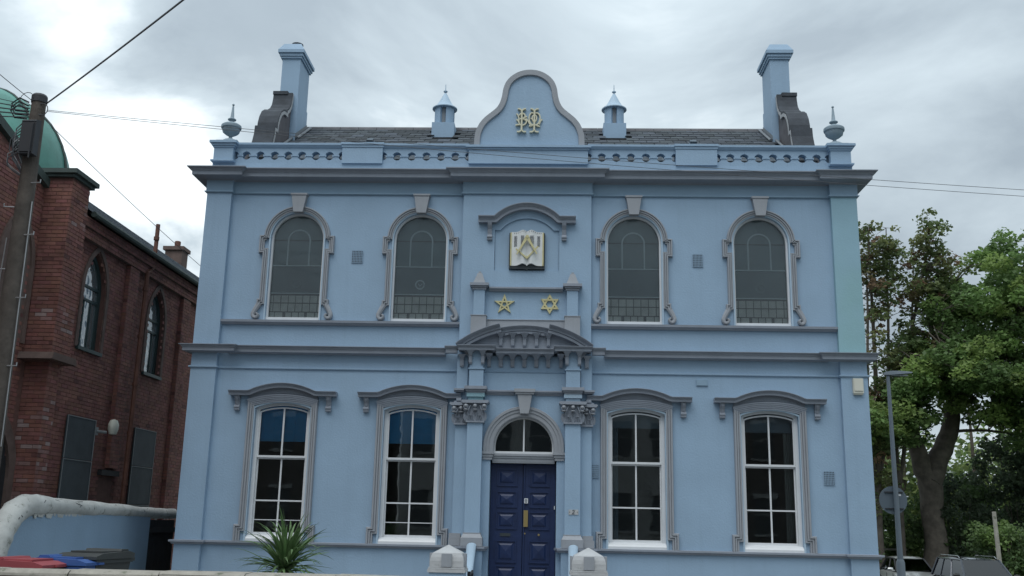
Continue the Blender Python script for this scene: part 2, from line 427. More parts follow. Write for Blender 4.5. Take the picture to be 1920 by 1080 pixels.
for r_ in range(7, 13):
    d = (3.58)/cs-.27*(r_+1)-.02; y = d*cs
    for k in range(38):
        x = -5.35+(r_ % 2)*.145+k*.2935
        if x > 5.4: continue
        g = rnd.uniform(.7, 1.3); mb.cc = (g, g, g, 1); z = rz_(y)
        mb.box(x-.145, x+.145, y, y+.3, z, z+.012) if False else mb.add([(x-.145, y, z+.014), (x+.145, y, z+.014), (x+.145, y+.3, z+.19+.006), (x-.145, y+.3, z+.19+.006), (x-.145, y, z), (x+.145, y, z)], [(0, 1, 2, 3), (0, 1, 5, 4)])
tag(mb.build('lower_slates', 'slate', HALL), kind='stuff')
for k in range(25):
    mb = MB(); pr_ = [(3.6+.13*math.cos(R(a)), rz_(3.6)-.07+.12*math.sin(R(a))) for a in range(0, 181, 30)]
    mb.prism_x(pr_, -5.5+k*.44+.004, -5.5+(k+1)*.44-.004); mb.build('ridge_tile', 'ridge_tile', HALL)
for x in (-3.583, 3.559):
    mb = MB(); mb.box(-.09, .09, -.1, .1, 0, .03); mb.box(-.07, .07, -.12, .06, .03, .09)
    o = mb.build('roof_vent', 'vent_metal', HALL); o.location = (x, 1.5+.55, rz_(2.05)+.02); o.rotation_euler = (slope, 0, 0)

# scrolled gable parapets and chimneys
SI = [(2.32, 11.02), (2.30, 10.86), (2.24, 10.68), (2.12, 10.54), (2.0, 10.46), (1.98, 10.38), (1.86, 10.37), (1.72, 10.33), (1.55, 10.22), (1.42, 10.05), (1.35, 9.88), (1.33, 9.74), (1.18, 9.72), (1.16, 9.55), (1.08, 9.35), (.96, 9.12), (.88, 8.9), (.86, 8.3)]
for s in (-1, 1):
    mb = MB(); poly = SI+[(3.2, 8.3), (3.2, 11.02)]
    mb.prism_x(poly, s*5.53, s*5.86); mb.box(s*5.53, s*6.25, .9, 1.6, 8.3, 9.0); mb.build('scroll_gable', 'scroll_side', HALL)
    # moulded edge that follows the scroll on the inner and outer face, and its weathered top
    edge = SI[:-1]; ES = 1
    for x0, x1, m_ in ((5.485, 5.528, 'coping_grey'), (5.862, 5.90, 'coping_grey')):
        mb = MB(); mb.sweep2(edge, [(0, x0*s), (.07, x0*s), (.07, x1*s), (0, x1*s)], lambda a, b, w: (w, a, b), side=ES)
        mb.build('scroll_edge', m_, HALL)
    mb = MB(); mb.sweep2(edge, [(.0, 5.49*s), (-.035, 5.49*s), (-.035, 5.93*s), (.0, 5.93*s)], lambda a, b, w: (w, a, b), side=ES)
    mb.box(s*5.60, s*5.94, 2.26, 2.42, 10.98, 11.06)
    mb.build('scroll_capping', 'weathered_scroll', HALL)
    mb = MB(); mb.prism_x([(3.2, 8.3), (6.45, 8.3), (6.45, rz_(.6)+.15), (3.7, rz_(3.6)+.15), (3.2, rz_(3.3)+.15)], s*5.53, s*5.86)
    mb.build('gable_wall', 'scroll_side', HALL)
    ch = MB(); ch.box(s*5.40, s*5.82, 2.40, 3.25, 9.6, 11.95)
    ch.box(s*5.385, s*5.835, 2.385, 3.265, 9.6, 10.95)
    cho = ch.build('chimney', 'paint_blue', HALL)
    cp = MB(); cxm = s*5.61
    for z0, z1, g in ((11.93, 11.98, .035), (11.98, 12.05, .06), (12.052, 12.13, .095)): cp.box(cxm-.21-g, cxm+.21+g, 2.40-g, 3.25+g, z0, z1)
    cp.frustum(cxm, 2.825, 12.132, 12.31, .30, .515, .20, .42)
    cp.build('chimney_cap', 'paint_blue', cho)
    fl = MB(); fl.add([(s*5.38, 2.36, rz_(2.36)+.05), (s*5.38, 3.3, rz_(3.3)+.05), (s*5.38, 3.3, rz_(3.3)+.17), (s*5.38, 2.36, rz_(2.36)+.17)], [(0, 1, 2, 3)])
    fl.tube([(s*5.33, 2.36, rz_(2.36)+.06), (s*5.33, 3.45, rz_(3.45)+.06)], .03, 6)
    fl.tube([(s*5.46, 1.5, rz_(1.5)+.05), (s*5.46, 2.4, rz_(2.4)+.05)], .028, 6); fl.build('lead_flashing', 'lead', cho)
    if s < 0:
        pt = MB(); pt.lathe([(.11, 0), (.12, .12), (.10, .14), (.135, .15), (.135, .19), (.10, .2)], cxm, 2.8, 12.30, 14); pt.build('chimney_pot', 'weathered_scroll', cho, smooth=True)

# turret ventilators
for x in (-2.08, 1.905):
    zt = 10.28
    mb = MB(); mb.box(x-.262, x+.262, 2.9, 3.42, 9.9, 10.58); v_ = mb.build('roof_turret', 'paint_blue', HALL)
    cy = 3.16; mb = MB()
    # louvred drum with a slot facing each way
    for q in range(4):
        a0 = q*90+14; rim = [(x+.235*math.cos(R(a-90)), cy+.235*math.sin(R(a-90))) for a in range(a0, a0+63, 8)]
        inn = [(x+.15*math.cos(R(a-90)), cy+.15*math.sin(R(a-90))) for a in range(a0+62, a0-1, -31)]
        P_ = rim+inn; n = len(P_)
        mb.add([(a, b, 10.58) for a, b in P_]+[(a, b, 11.0) for a, b in P_], [tuple(range(n)), tuple(range(2*n-1, n-1, -1))]+[(i, (i+1) % n, n+(i+1) % n, n+i) for i in range(n)])
    mb.build('turret_drum', 'paint_blue', v_)
    mb = MB(); mb.lathe([(.17, 0), (.17, .42)], x, cy, 10.58, 16); mb.build('turret_core', 'lead', v_)
    mb = MB(); mb.lathe([(.245, 0), (.295, .01), (.295, .03), (.20, .10), (.13, .22), (.03, .42), (.012, .44), (.045, .46), (.05, .48), (.012, .5), (.008, .64), (.001, .67)], x, cy, 10.99, 20)
    mb.build('turret_cap', 'paint_pale', v_, smooth=True)

# parapet: corner pedestals with urn finials
FP = [(.205, 8.875), (.20, 8.90), (.17, 8.93), (.125, 8.965), (.07, 8.99), (.055, 9.0), (.03, 9.025), (.04, 9.05), (.11, 9.09), (.165, 9.135), (.178, 9.19), (.178, 9.215), (.198, 9.22), (.203, 9.245), (.198, 9.28), (.15, 9.315), (.06, 9.345), (.04, 9.375), (.045, 9.39), (.082, 9.405), (.084, 9.42), (.05, 9.445), (.038, 9.46), (.018, 9.70), (.012, 9.715), (.026, 9.735), (.022, 9.752), (.004, 9.765)]
for s in (-1, 1):
    mb = MB(); mb.box(s*5.90, s*6.29, -.15, .25, 8.452, 8.74); mb.box(s*5.872, s*6.335, -.19, .28, 8.447, 8.475)
    cx = s*6.095
    for z0, z1, g in ((8.74, 8.775, .02), (8.775, 8.82, .045), (8.822, 8.868, .08)): mb.box(cx-.195-g, cx+.195+g, -.15-g, .25+g, z0, z1)
    po = mb.build('corner_pedestal', 'paint_blue', HALL)
    mb = MB(); cx = s*6.05
    mb.box(cx-.21, cx+.21, -.16, .26, 8.868, 8.90); mb.lathe([(r, z) for r, z in FP], cx, .05, 0, 32, flute=1, fr=(9.06, 9.2)); mb.build('urn_finial', 'paint_stone', po, smooth=True)
    mb = MB(); mb.box(s*2.905, s*3.715, -.09, .2, 8.447, 8.78); mb.box(s*2.89, s*3.73, -.105, .23, 8.782, 8.83); mb.box(s*2.88, s*3.74, -.125, .25, 8.832, 8.878)
    mb.build('parapet_pedestal', 'paint_blue', HALL)
mb = MB(); mb.box(-1.18, 1.18, -.12, .2, 8.447, 8.73); mb.box(-1.205, 1.205, -.145, .23, 8.732, 8.77); mb.box(-1.24, 1.24, -.18, .25, 8.772, 8.82); mb.box(-1.20, 1.20, -.1, .2, 8.822, 8.85)
mb.build('parapet_pedestal', 'paint_blue', HALL)
def rail(x0, x1):
    mb = MB(); mb.prism_x([(-.035, 8.768), (-.06, 8.785), (-.075, 8.80), (-.10, 8.825), (-.10, 8.866), (.18, 8.866), (.18, 8.768)], x0, x1); mb.build('parapet_rail', 'paint_blue', HALL)
def balusters(xs, first, last):
    zc, r = 8.612, .088
    for a, b in zip(xs[:-1], xs[1:]):
        w = b-a; L_ = arc(0, zc, r, 90, -90, 8)[::1]; Rr = arc(w, zc, r, 270, 90, 8)
        mb = MB(); poly = [(0.001, 8.767), *[(max(.001, p), q) for p, q in L_], (.001, 8.446), (w-.001, 8.446), *[(min(w-.001, p), q) for p, q in Rr], (w-.001, 8.767)]
        mb.prism(poly, -.04, .12)
        mb.box(r*1.02, w-r*1.02, -.055, -.038, 8.600, 8.618)
        mb.prism([(r*.72, 8.585), (r*1.25, 8.609), (r*.72, 8.633)], -.052, -.02); mb.prism([(w-r*.72, 8.585), (w-r*1.25, 8.609), (w-r*.72, 8.633)], -.052, -.02)
        o = mb.build('baluster_panel', 'paint_blue', HALL); o.location = (a, 0, 0)
for s in (-1, 1):
    a = [1.18, 1.455, 1.74, 2.03, 2.325, 2.62, 2.905]; b = [3.715, 3.978, 4.253, 4.534, 4.812, 5.087, 5.377, 5.66, 5.90]
    for q in (a, b):
        q = q if s > 0 else [-v for v in q][::-1]; balusters(q, 0, 0); rail(q[0], q[-1])

# curved gable with monogram
GO = [(-1.07, 8.85), (-1.066, 8.99), (-1.05, 9.11), (-.985, 9.28), (-.885, 9.415), (-.755, 9.53), (-.645, 9.63), (-.575, 9.75), (-.535, 9.90), (-.512, 10.055), (-.452, 10.21), (-.338, 10.335), (-.175, 10.425), (.015, 10.455)]
GO = GO+[(.03-x, z) for x, z in GO[:-1][::-1]]
def smooth_path(P, k=3):
    out = []
    for i in range(len(P)-1):
        p0 = Vector(P[max(i-1, 0)]); p1 = Vector(P[i]); p2 = Vector(P[i+1]); p3 = Vector(P[min(i+2, len(P)-1)])
        for j in range(k):
            t = j/k; out.append(tuple(.5*((2*p1)+(-p0+p2)*t+(2*p0-5*p1+4*p2-p3)*t*t+(-p0+3*p1-3*p2+p3)*t**3)))
    out.append(tuple(P[-1])); return out
G2 = smooth_path(GO)
mb = MB(); mb.prism(G2, -.05, .2); GAB = mb.build('curved_gable', 'paint_blue', HALL)
mb = MB(); mb.sweep_xz(G2, [(.012, -.095), (-.095, -.095), (-.105, -.08), (-.105, -.048), (.012, .22)], side=1); mb.build('gable_border', 'paint_mauve', GAB)
def strokes(segs, w, y0, y1, mb=None):
    mb = mb or MB()
    for k, path in enumerate(segs):
        ww = w
        if isinstance(path, tuple): path, ww = path
        mb.sweep_xz(path, [(-ww/2, y0+.001*k), (ww/2, y0+.001*k), (ww/2, y1), (-ww/2, y1)])
    return mb
mz = lambda x, z: (-.475+x/1080*.93+.01, 9.865-z/1080*.905)      # emblem drawn on a 1080 grid
def mp(*pts, k=4): return smooth_path([mz(*p) for p in pts], k) if len(pts) > 2 else [mz(*p) for p in pts]
S = []
for cx, t in ((375, 0), (668, 0)):
    S.append(([mz(cx, 330), mz(cx, 850)], .034))
    S += [(mp((cx-95, 300), (cx-45, 305), (cx, 350)), .026), (mp((cx+95, 300), (cx+45, 305), (cx, 350)), .026),
          (mp((cx-105, 880), (cx-45, 880), (cx, 835)), .026), (mp((cx+105, 880), (cx+45, 880), (cx, 835)), .026)]
S += [mp((255, 425), (290, 470), (310, 560), (310, 640), (330, 690), (290, 700), (235, 715)),
      mp((320, 470), (345, 425), (390, 410), (440, 440), (450, 490), (420, 530), (330, 555)), mp((330, 555), (430, 560), (480, 600), (480, 650), (440, 695), (380, 715), (320, 690)),
      mp((255, 570), (290, 600), (315, 640)), mp((420, 530), (460, 510), (495, 490)), mp((430, 580), (480, 560), (520, 600), (545, 650), (575, 700), (550, 740)),
      mp((668, 410), (600, 400), (560, 450), (545, 530), (560, 620), (600, 690), (668, 705), (740, 690), (785, 620), (800, 520), (780, 440), (730, 400), (668, 410)),
      mp((668, 440), (630, 480), (620, 540), (640, 600), (668, 620)), mp((668, 440), (710, 480), (718, 540), (700, 600), (668, 620)),
      mp((545, 740), (600, 725), (668, 705), (740, 725), (800, 745)), mp((780, 690), (815, 600), (850, 560)), mp((580, 530), (620, 560), (640, 620))]
mb = strokes(S, .024, -.115, -.052); mb.build('monogram', 'cream', HALL)

# upper windows
def stepped(w, y, n=3, t=.016):         # stepped architrave section, n = across, y = outwards (negative)
    pts = [(-w/2, y)]
    st = w/n
    for i in range(n):
        yy = -.03-t*(i+1); pts += [(-w/2+st*i+.004, yy), (-w/2+st*(i+1)-.012, yy), (-w/2+st*(i+1)-.006, yy+.012)]
    pts += [(w/2, y)]
    return pts
def upper_window(cx, idx):
    # moulded surround
    r = .605; zs = 6.9; w = .105
    left = []
    sp = [(-r-.055, 5.60), (-r-.09, 5.50), (-r-.135, 5.41), (-r-.15, 5.36), (-r-.135, 5.315), (-r-.095, 5.30), (-r-.06, 5.325), (-r-.055, 5.36), (-r-.085, 5.378)]
    mb = MB()
    S_ = None
    leg = [(-r, 6.9), (-r-.085, 6.9), (-r-.085, 6.64), (-r, 6.64), (-r, 5.62), (-r-.045, 5.62), (-r-.045, 5.56)]
    for s in (-1, 1):
        mb = MB()
        mb.sweep_xz([(cx+s*x if s > 0 else cx-x, z) for x, z in []] or [(cx+(x if s < 0 else -x), z) for x, z in leg], stepped(w, 0), side=-1 if s < 0 else 1)
        c2 = smooth_path([(cx+(x if s < 0 else -x), z) for x, z in [(-r-.045, 5.575)]+sp[1:]], 3)
        n = len(c2); P = [Vector(p) for p in c2]; rings = []
        for i in range(n):
            d = (P[min(i+1, n-1)]-P[max(i-1, 0)]).normalized(); nn = Vector((-d.y, d.x)); h = .05*(1-.62*i/(n-1))
            ky = -.075-.02*i/(n-1)
            rings.append([(P[i].x+nn.x*a, b, P[i].y+nn.y*a) for a, b in ((-h, 0), (-h, ky+.02), (-h*.4, ky), (h*.4, ky), (h, ky+.02), (h, 0))])
        mb.loft(rings)
        mb.build('window_surround', 'paint_mauve', HALL)
    mb = MB(); mb.sweep_xz(arc(cx, zs, r, 180, 0, 26), stepped(w, 0), side=1); mb.build('window_arch', 'paint_mauve', HALL)
    mb = MB(); mb.sweep_xz([(cx-.54, 5.264), (cx-.54, 6.9)]+arc(cx, zs, .54, 180, 0, 24)[1:-1]+[(cx+.54, 6.9), (cx+.54, 5.264)], [(-.012, .0), (.016, .0), (.016, -.028), (-.012, -.02)], side=1)
    mb.build('window_bead', 'paint_pale', HALL)
    mb = MB(); mb.prism([(cx-.092, 7.415), (cx+.092, 7.415), (cx+.148, 7.76), (cx-.148, 7.76)], -.13, -.001); mb.box(cx-.165, cx+.165, -.145, -.001, 7.762, 7.798)
    mb.build('keystone', 'paint_mauve', HALL)
    # white frame, cover glass, leaded lights
    W = thing('upper_window', 'x', 'x'); del W['label']; del W['category']; W.parent = HALL
    mb = MB(); path = [(cx-.512, 5.29), (cx-.512, 6.9)]+arc(cx, zs, .512, 180, 0, 24)[1:-1]+[(cx+.512, 6.9), (cx+.512, 5.29)]
    mb.sweep_xz(path, [(-.018, .06), (.018, .06), (.018, .2), (-.018, .2)], side=1); mb.box(cx-.529, cx+.529, .03, .2, 5.263, 5.325)
    mb.build('window_frame', 'paint_white', W)
    def outline(rr, z0, z1=None):
        if z1 is None: return [(cx-rr, z0)]+arc(cx, zs, rr, 180, 0, 24)+[(cx+rr, z0)]
        return [(cx-rr, z0), (cx-rr, z1), (cx+rr, z1), (cx+rr, z0)]
    mb = MB(); mb.prism(outline(.495, 5.325), .115, .119); mb.build('cover_glass', 'glass_cover', W)
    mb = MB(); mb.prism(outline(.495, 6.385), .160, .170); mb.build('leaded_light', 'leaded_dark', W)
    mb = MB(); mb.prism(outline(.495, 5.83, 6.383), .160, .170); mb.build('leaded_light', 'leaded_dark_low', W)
    mb = MB(); mb.box(cx-.495, cx+.495, .172, .178, 5.325, 5.83); mb.build('glazing_back', 'lead_black', W)
    rows = [(5.325, 5.455, [.0, .1, .27, .31, .44, .58, .70, .74, .90, 1.0]), (5.458, 5.632, [0, .06, .21, .356, .5, .644, .79, .94, 1]), (5.635, 5.79, [0, .06, .21, .356, .5, .644, .79, .94, 1])]
    for z0, z1, fr in rows:
        for a, b in zip(fr[:-1], fr[1:]):
            mb = MB(); mb.box(cx-.493+.986*a+.008, cx-.493+.986*b-.008, .160, .168, z0+.005, z1-.005)
            mb.build('pane', 'quarry_dark' if b-a < .05 else 'quarry_glass', W)
    mb = MB()
    mb.box(cx-.495, cx+.495, .148, .159, 6.375, 6.395); mb.box(cx-.495, cx+.495, .148, .159, 5.818, 5.838)
    mb.sweep_xz([(cx-.215, 6.39)]+arc(cx, 6.9, .215, 180, 0, 14)+[(cx+.215, 6.39)], [(-.014, .145), (.014, .145), (.014, .159), (-.014, .159)])
    mb.build('glazing_lines', 'lead_line', W)
    mb = MB(); mb.box(cx-.495, cx+.495, .1455, .1595, 6.898, 6.912); mb.box(cx-.495, cx+.495, .1455, .1575, 5.626, 5.640); mb.box(cx-.495, cx+.495, .1455, .1575, 5.449, 5.463); mb.build('glazing_bars', 'lead_black', W)
    mb = MB()
    mb.sweep_xz(arc(cx, 6.03, .085, 0, 350, 16), [(-.012, .150), (.012, .150), (.012, .1595), (-.012, .1595)])
    mb.sweep_xz([(cx-.035, 6.05), (cx, 6.0), (cx+.045, 6.05)], [(-.006, .150), (.006, .150), (.006, .1595), (-.006, .1595)])
    if idx == 0: mb.sweep_xz(arc(cx-.0, 6.66, .055, 200, 340, 8), [(-.008, .150), (.008, .150), (.008, .1595), (-.008, .1595)])
    if idx == 3: mb.box(cx-.005, cx+.005, .148, .159, 7.12, 7.26)
    mb.build('roundel', 'leaded_dark' if idx != 1 else 'lead_line', W)
for i, cx in enumerate(UX): upper_window(cx, i)

# ground floor windows
def ground_window(cx, idx):
    so = -1 if cx < 0 else 1
    # crossetted surround
    mb = MB(); w = .125; c = .605
    for s in (-1, 1):
        leg = [(c, 3.66), (c, 1.36), (c+.085, 1.36), (c+.085, 1.124)]; mb = MB()
        mb.sweep_xz([(cx+s*x, z) for x, z in leg], stepped(w, 0, 3), side=1 if s > 0 else -1)
        mb.build('window_surround', 'paint_mauve', HALL)
    mb = MB()
    r_in = gr_arch(cx, .535, 3.585, .105)
    mb.sweep_xz(segarc(cx, .66, 3.66, .105, 16), [(-.085, 0), (-.085, -.045), (-.06, -.045), (-.055, -.055), (-.03, -.055), (-.025, -.066), (.0, -.066), (.005, -.076), (.03, -.076), (.035, -.085), (.06, -.085), (.06, 0)], side=1)
    mb.prism([(cx-.67, 3.705)]+segarc(cx, .65, 3.72, .12, 12)+[(cx+.67, 3.705), (cx+.63, 3.86)]+segarc(cx, .6, 3.86, .08, 8)[::-1]+[(cx-.63, 3.86)], -.04, -.0015)
    mb.build('window_arch', 'paint_grey', HALL)
    mb = MB(); mb.sweep_xz([(cx-.54, 1.125), (cx-.54, 3.57)]+gr_arch(cx, .54, 3.575, .10)[1:-1]+[(cx+.54, 3.57), (cx+.54, 1.125)], [(-.012, 0), (.02, 0), (.02, -.03), (-.012, -.025)], side=1)
    mb.build('window_bead', 'paint_pale', HALL)
    # hood
    li, lo = (1.02, 1.02)
    if abs(cx) < 3: li = .92
    L_, R_ = (lo, li) if cx < 0 else (li, lo)
    path = [(cx-L_, 3.832), (cx-.65, 3.832)]+segarc(cx, .60, 3.845, .135, 14)+[(cx+.65, 3.832), (cx+R_, 3.832)]
    mb = MB(); mb.sweep_xz(path, [(-.042, -.002), (-.042, -.155), (.000, -.155), (.003, -.165), (.012, -.168), (.022, -.19), (.036, -.208), (.044, -.208), (.044, -.002)], side=1)
    mb.build('window_hood', 'paint_grey', HALL)
    for s in (-1, 1):
        if abs(cx) < 3 and s != so: continue
        x = cx+s*.87; mb = MB()
        mb.prism_x([(0, 3.79), (-.115, 3.79), (-.105, 3.74), (-.06, 3.68), (-.045, 3.62), (-.06, 3.59), (-.07, 3.56), (-.06, 3.53), (-.03, 3.51), (0, 3.51)], x-.045, x+.045)
        mb.prism_x([(-.05, 3.77), (-.125, 3.77), (-.115, 3.73), (-.075, 3.67), (-.06, 3.62), (-.03, 3.62)], x-.018, x+.018)
        mb.tube([(x-.052, -.05, 3.575), (x+.052, -.05, 3.575)], .032, 10); mb.tube([(x-.05, -.04, 3.53), (x+.05, -.04, 3.53)], .025, 10)
        mb.build('console', 'paint_grey', HALL)
    # sash window
    W = bpy.data.objects.new('sash_window', None); col.objects.link(W); W.parent = HALL
    mb = MB(); mb.sweep_xz([(cx-.497, 1.24), (cx-.497, 3.56)]+gr_arch(cx, .497, 3.565, .09)[1:-1]+[(cx+.497, 3.56), (cx+.497, 1.24)], [(-.034, .085), (.034, .085), (.034, .20), (-.034, .20)], side=1)
    mb.build('window_frame', 'paint_white', W)
    mb = MB(); mb.prism_x([(-.02, 1.125), (.2, 1.125), (.2, 1.24), (.09, 1.24), (.0, 1.20), (-.02, 1.17)], cx-.528, cx+.528); mb.build('window_sill', 'paint_white', W)
    mb = MB(); top = segarc(cx, .462, 3.50, .075, 12)
    # upper sash in front, lower sash behind it
    mb.sweep_xz([(cx-.452, 2.66), (cx-.452, 3.50)]+segarc(cx, .452, 3.505, .075, 12)[1:-1]+[(cx+.452, 3.50), (cx+.452, 2.66)], [(-.013, .105), (.013, .105), (.013, .145), (-.013, .145)], side=1)
    mb.box(cx-.462, cx+.462, .100, .150, 2.648, 2.688); mb.build('upper_sash', 'paint_white', W)
    mb = MB()
    mb.box(cx-.462, cx-.438, .150, .185, 1.24, 2.66); mb.box(cx+.438, cx+.462, .150, .185, 1.24, 2.66); mb.box(cx-.438, cx+.438, .150, .185, 1.24, 1.285); mb.box(cx-.438, cx+.438, .150, .185, 2.62, 2.647)
    mb.build('lower_sash', 'paint_white', W)
    mb = MB(); mb.box(cx-.015, cx+.015, .103, .147, 2.689, 3.575); mb.box(cx-.015, cx+.015, .152, .183, 1.286, 2.62)
    mb.box(cx-.437, cx+.437, .150, .186, 1.845, 1.872)
    if cx < 0: mb.box(cx-.437, cx+.437, .153, .183, 1.50, 1.515)
    mb.build('glazing_bars', 'paint_white', W)
    for x0, x1 in ((cx-.438, cx-.016), (cx+.016, cx+.438)):
        zt = 3.53
        mb = MB(); mb.prism([(x0, 2.69), (x1, 2.69), (x1, 3.565 if x1 < cx else 3.51), (x0, 3.51 if x0 < cx-.1 else 3.565)], .125, .129); mb.build('pane', 'glass', W)
        for z0, z1 in ((1.286, 1.844), (1.873, 2.619)):
            mb = MB(); mb.box(x0, x1, .166, .170, z0, z1); mb.build('pane', 'glass', W)
    if cx < 0:
        mb = MB(); n = 10
        for k in range(n):
            x0 = cx-.5+k/n; mb.box(x0, x0+1/n, .203+.006*(k % 2), .208+.006*(k % 2), 2.955, 3.66)
        mb.build('window_blind', 'blind_blue', W)
    else:
        mb = MB(); mb.box(cx-.5, cx+.5, .27, .275, 3.32 if idx == 2 else 3.28, 3.66); mb.build('window_blind', 'blind_grey', W)
        if idx == 3:
            mb = MB()
            for k in range(5): mb.tube([(cx+.33+.035*k, .34+.02*(k % 2), 1.2), (cx+.33+.035*k, .34+.02*(k % 2), 3.5)], .022, 6)
            mb.build('curtain', 'curtain', W)
        else:
            mb = MB()
            for k in range(4): mb.tube([(cx-.44+.035*k, .36+.02*(k % 2), 1.2), (cx-.44+.035*k, .36+.02*(k % 2), 3.5)], .02, 6)
            mb.build('curtain', 'blind_grey', W)
for i, cx in enumerate(GX): ground_window(cx, i)

# ---- doorway
DC = .01
mb = MB(); mb.sweep_xz([(DC-.655, 2.82), (DC-.655, 2.91)]+arc(DC, 2.91, .655, 180, 0, 28)[1:-1]+[(DC+.655, 2.91), (DC+.655, 2.82)],
    [(-.105, .10), (-.105, -.13), (-.085, -.145), (-.02, -.145), (-.015, -.16), (.035, -.16), (.04, -.178), (.085, -.178), (.092, -.165), (.092, -.121), (-.05, -.121), (-.05, .10)], side=1)
mb.build('door_arch', 'paint_mauve', HALL)
for s in (-1, 1):
    mb = MB(); x = DC+s*.663
    for z0, z1, g in ((2.67, 2.72, 0), (2.722, 2.77, .015), (2.772, 2.818, .035)): mb.box(x-.085-g, x+.085+g, -.15-g, .09, z0, z1)
    mb.build('impost_block', 'paint_mauve', HALL)
mb = MB(); mb.prism_x([(.09, 2.62), (-.02, 2.62), (-.03, 2.66), (-.03, 2.70), (-.05, 2.71), (-.05, 2.74), (-.07, 2.75), (-.07, 2.79), (.09, 2.79)], DC-.575, DC+.575); mb.build('transom', 'paint_mauve', HALL)
FAN = bpy.data.objects.new('fanlight', None); col.objects.link(FAN); FAN.parent = HALL
mb = MB(); mb.sweep_xz([(DC-.545, 2.83), (DC-.545, 2.91)]+arc(DC, 2.91, .545, 180, 0, 24)[1:-1]+[(DC+.545, 2.91), (DC+.545, 2.83)], [(-.018, .0), (.018, .0), (.018, .09), (-.018, .09)], side=1)
mb.box(DC-.56, DC+.56, -.045, .089, 2.792, 2.832); mb.box(DC-.014, DC+.014, .0, .07, 2.833, 3.44); mb.build('window_frame', 'paint_white', FAN)
for s in (-1, 1):
    P_ = [(DC+s*.015, 2.833)]+[(DC+s*abs(x), z) for x, z in arc(0, 2.91, .53, 0, 88, 10)][::1]
    P_ = [(DC+s*.015, 2.833), (DC+s*.53, 2.833)]+[(DC+s*.53*math.cos(R(a)), 2.91+.53*math.sin(R(a))) for a in range(0, 89, 8)]
    mb = MB(); mb.prism(P_, .04, .045); mb.build('pane', 'glass', FAN)
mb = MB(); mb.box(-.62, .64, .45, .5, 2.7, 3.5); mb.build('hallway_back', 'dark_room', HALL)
mb = MB(); mb.prism([(DC+.01-.08, 3.515), (DC+.01+.08, 3.515), (DC+.01+.135, 3.868), (DC+.01-.135, 3.868)], -.27, -.1)
mb.box(DC-.165, DC+.185, -.29, -.1, 3.87, 3.905); mb.box(DC-.185, DC+.205, -.31, -.1, 3.907, 3.968); mb.build('keystone', 'paint_mauve', HALL)
# double door
DOOR = bpy.data.objects.new('double_door', None); col.objects.link(DOOR); DOOR.parent = HALL
ROWS = [(.40, .78), (.85, 1.225), (1.44, 1.74), (1.83, 2.105), (2.215, 2.515)]
for s in (-1, 1):
    mb = MB(); xa, xb = DC+s*.006, DC+s*.60; mb.box(xa, xb, .125, .17, .35, 2.615)
    for z0, z1 in ROWS:
        c0, c1 = DC+s*.12, DC+s*.48
        c0, c1 = min(c0, c1), max(c0, c1)
        # mitred frame and a raised pyramid in the middle
        mb.sweep_xz([(c0, z0), (c0, z1), (c1, z1), (c1, z0), (c0, z0)], [(-.012, .125), (-.012, .105), (.012, .105), (.012, .125)], side=1)
        a, b = c0+.05, c1-.05; zz0, zz1 = z0+.045, z1-.045; xm, zm = (a+b)/2, (zz0+zz1)/2
        mb.add([(a, .124, zz0), (b, .124, zz0), (b, .124, zz1), (a, .124, zz1), (a+.03, .106, zz0+.03), (b-.03, .106, zz0+.03), (b-.03, .106, zz1-.03), (a+.03, .106, zz1-.03), (xm, .092, zm)],
               [(0, 1, 5, 4), (1, 2, 6, 5), (2, 3, 7, 6), (3, 0, 4, 7), (4, 5, 8), (5, 6, 8), (6, 7, 8), (7, 4, 8)])
    mb.build('door_leaf', 'door_navy', DOOR)
mb = MB(); mb.box(DC+.005, DC+.03, .095, .124, .36, 2.60); mb.build('door_bead', 'door_navy', DOOR)
mb = MB(); mb.box(.027, .107, .082, .094, 1.48, 1.775); mb.build('push_plate', 'brass', DOOR)
mb = MB(); mb.box(.035, .104, .084, .094, 1.90, 1.99); mb.build('door_sticker', 'paint_white', DOOR)
mb = MB(); mb.sweep_xz(arc(.069, 1.955, .016, 0, 350, 12), [(-.005, .080), (.005, .080), (.005, .084), (-.005, .084)]); mb.box(.058, .081, .080, .084, 1.912, 1.928); mb.build('sticker_print', 'ink', DOOR)
mb = MB(); mb.lathe([(.018, 0), (.022, .01), (.018, .02)], 0, 0, 0, 10); o = mb.build('door_knob', 'brass', DOOR); o.location = (.31, .10, 1.34); o.rotation_euler = (R(90), 0, 0)
mb = MB(); mb.lathe([(.014, 0), (.014, .012)], 0, 0, 0, 10); o = mb.build('door_lock', 'brass', DOOR); o.location = (.055, .09, 1.36); o.rotation_euler = (R(90), 0, 0)
mb = MB(); mb.box(-.40, -.21, .112, .124, 1.305, 1.36); mb.build('letter_plate', 'book_cover', DOOR)
mb = MB(); mb.box(-.10, .10, .08, .124, .53, .56); mb.build('door_handle', 'brass', DOOR)
mb = MB(); mb.box(.583, .60, .09, .12, 1.80, 1.86); mb.build('bell_push', 'paint_white', HALL)

# steps to the door
for k in range(3):
    mb = MB(); mb.box(-.72, .74, -.12-.3*(k+1), -.122-.3*k, .03, .35-.11*k); mb.build('door_step', 'coping_grey', HALL)

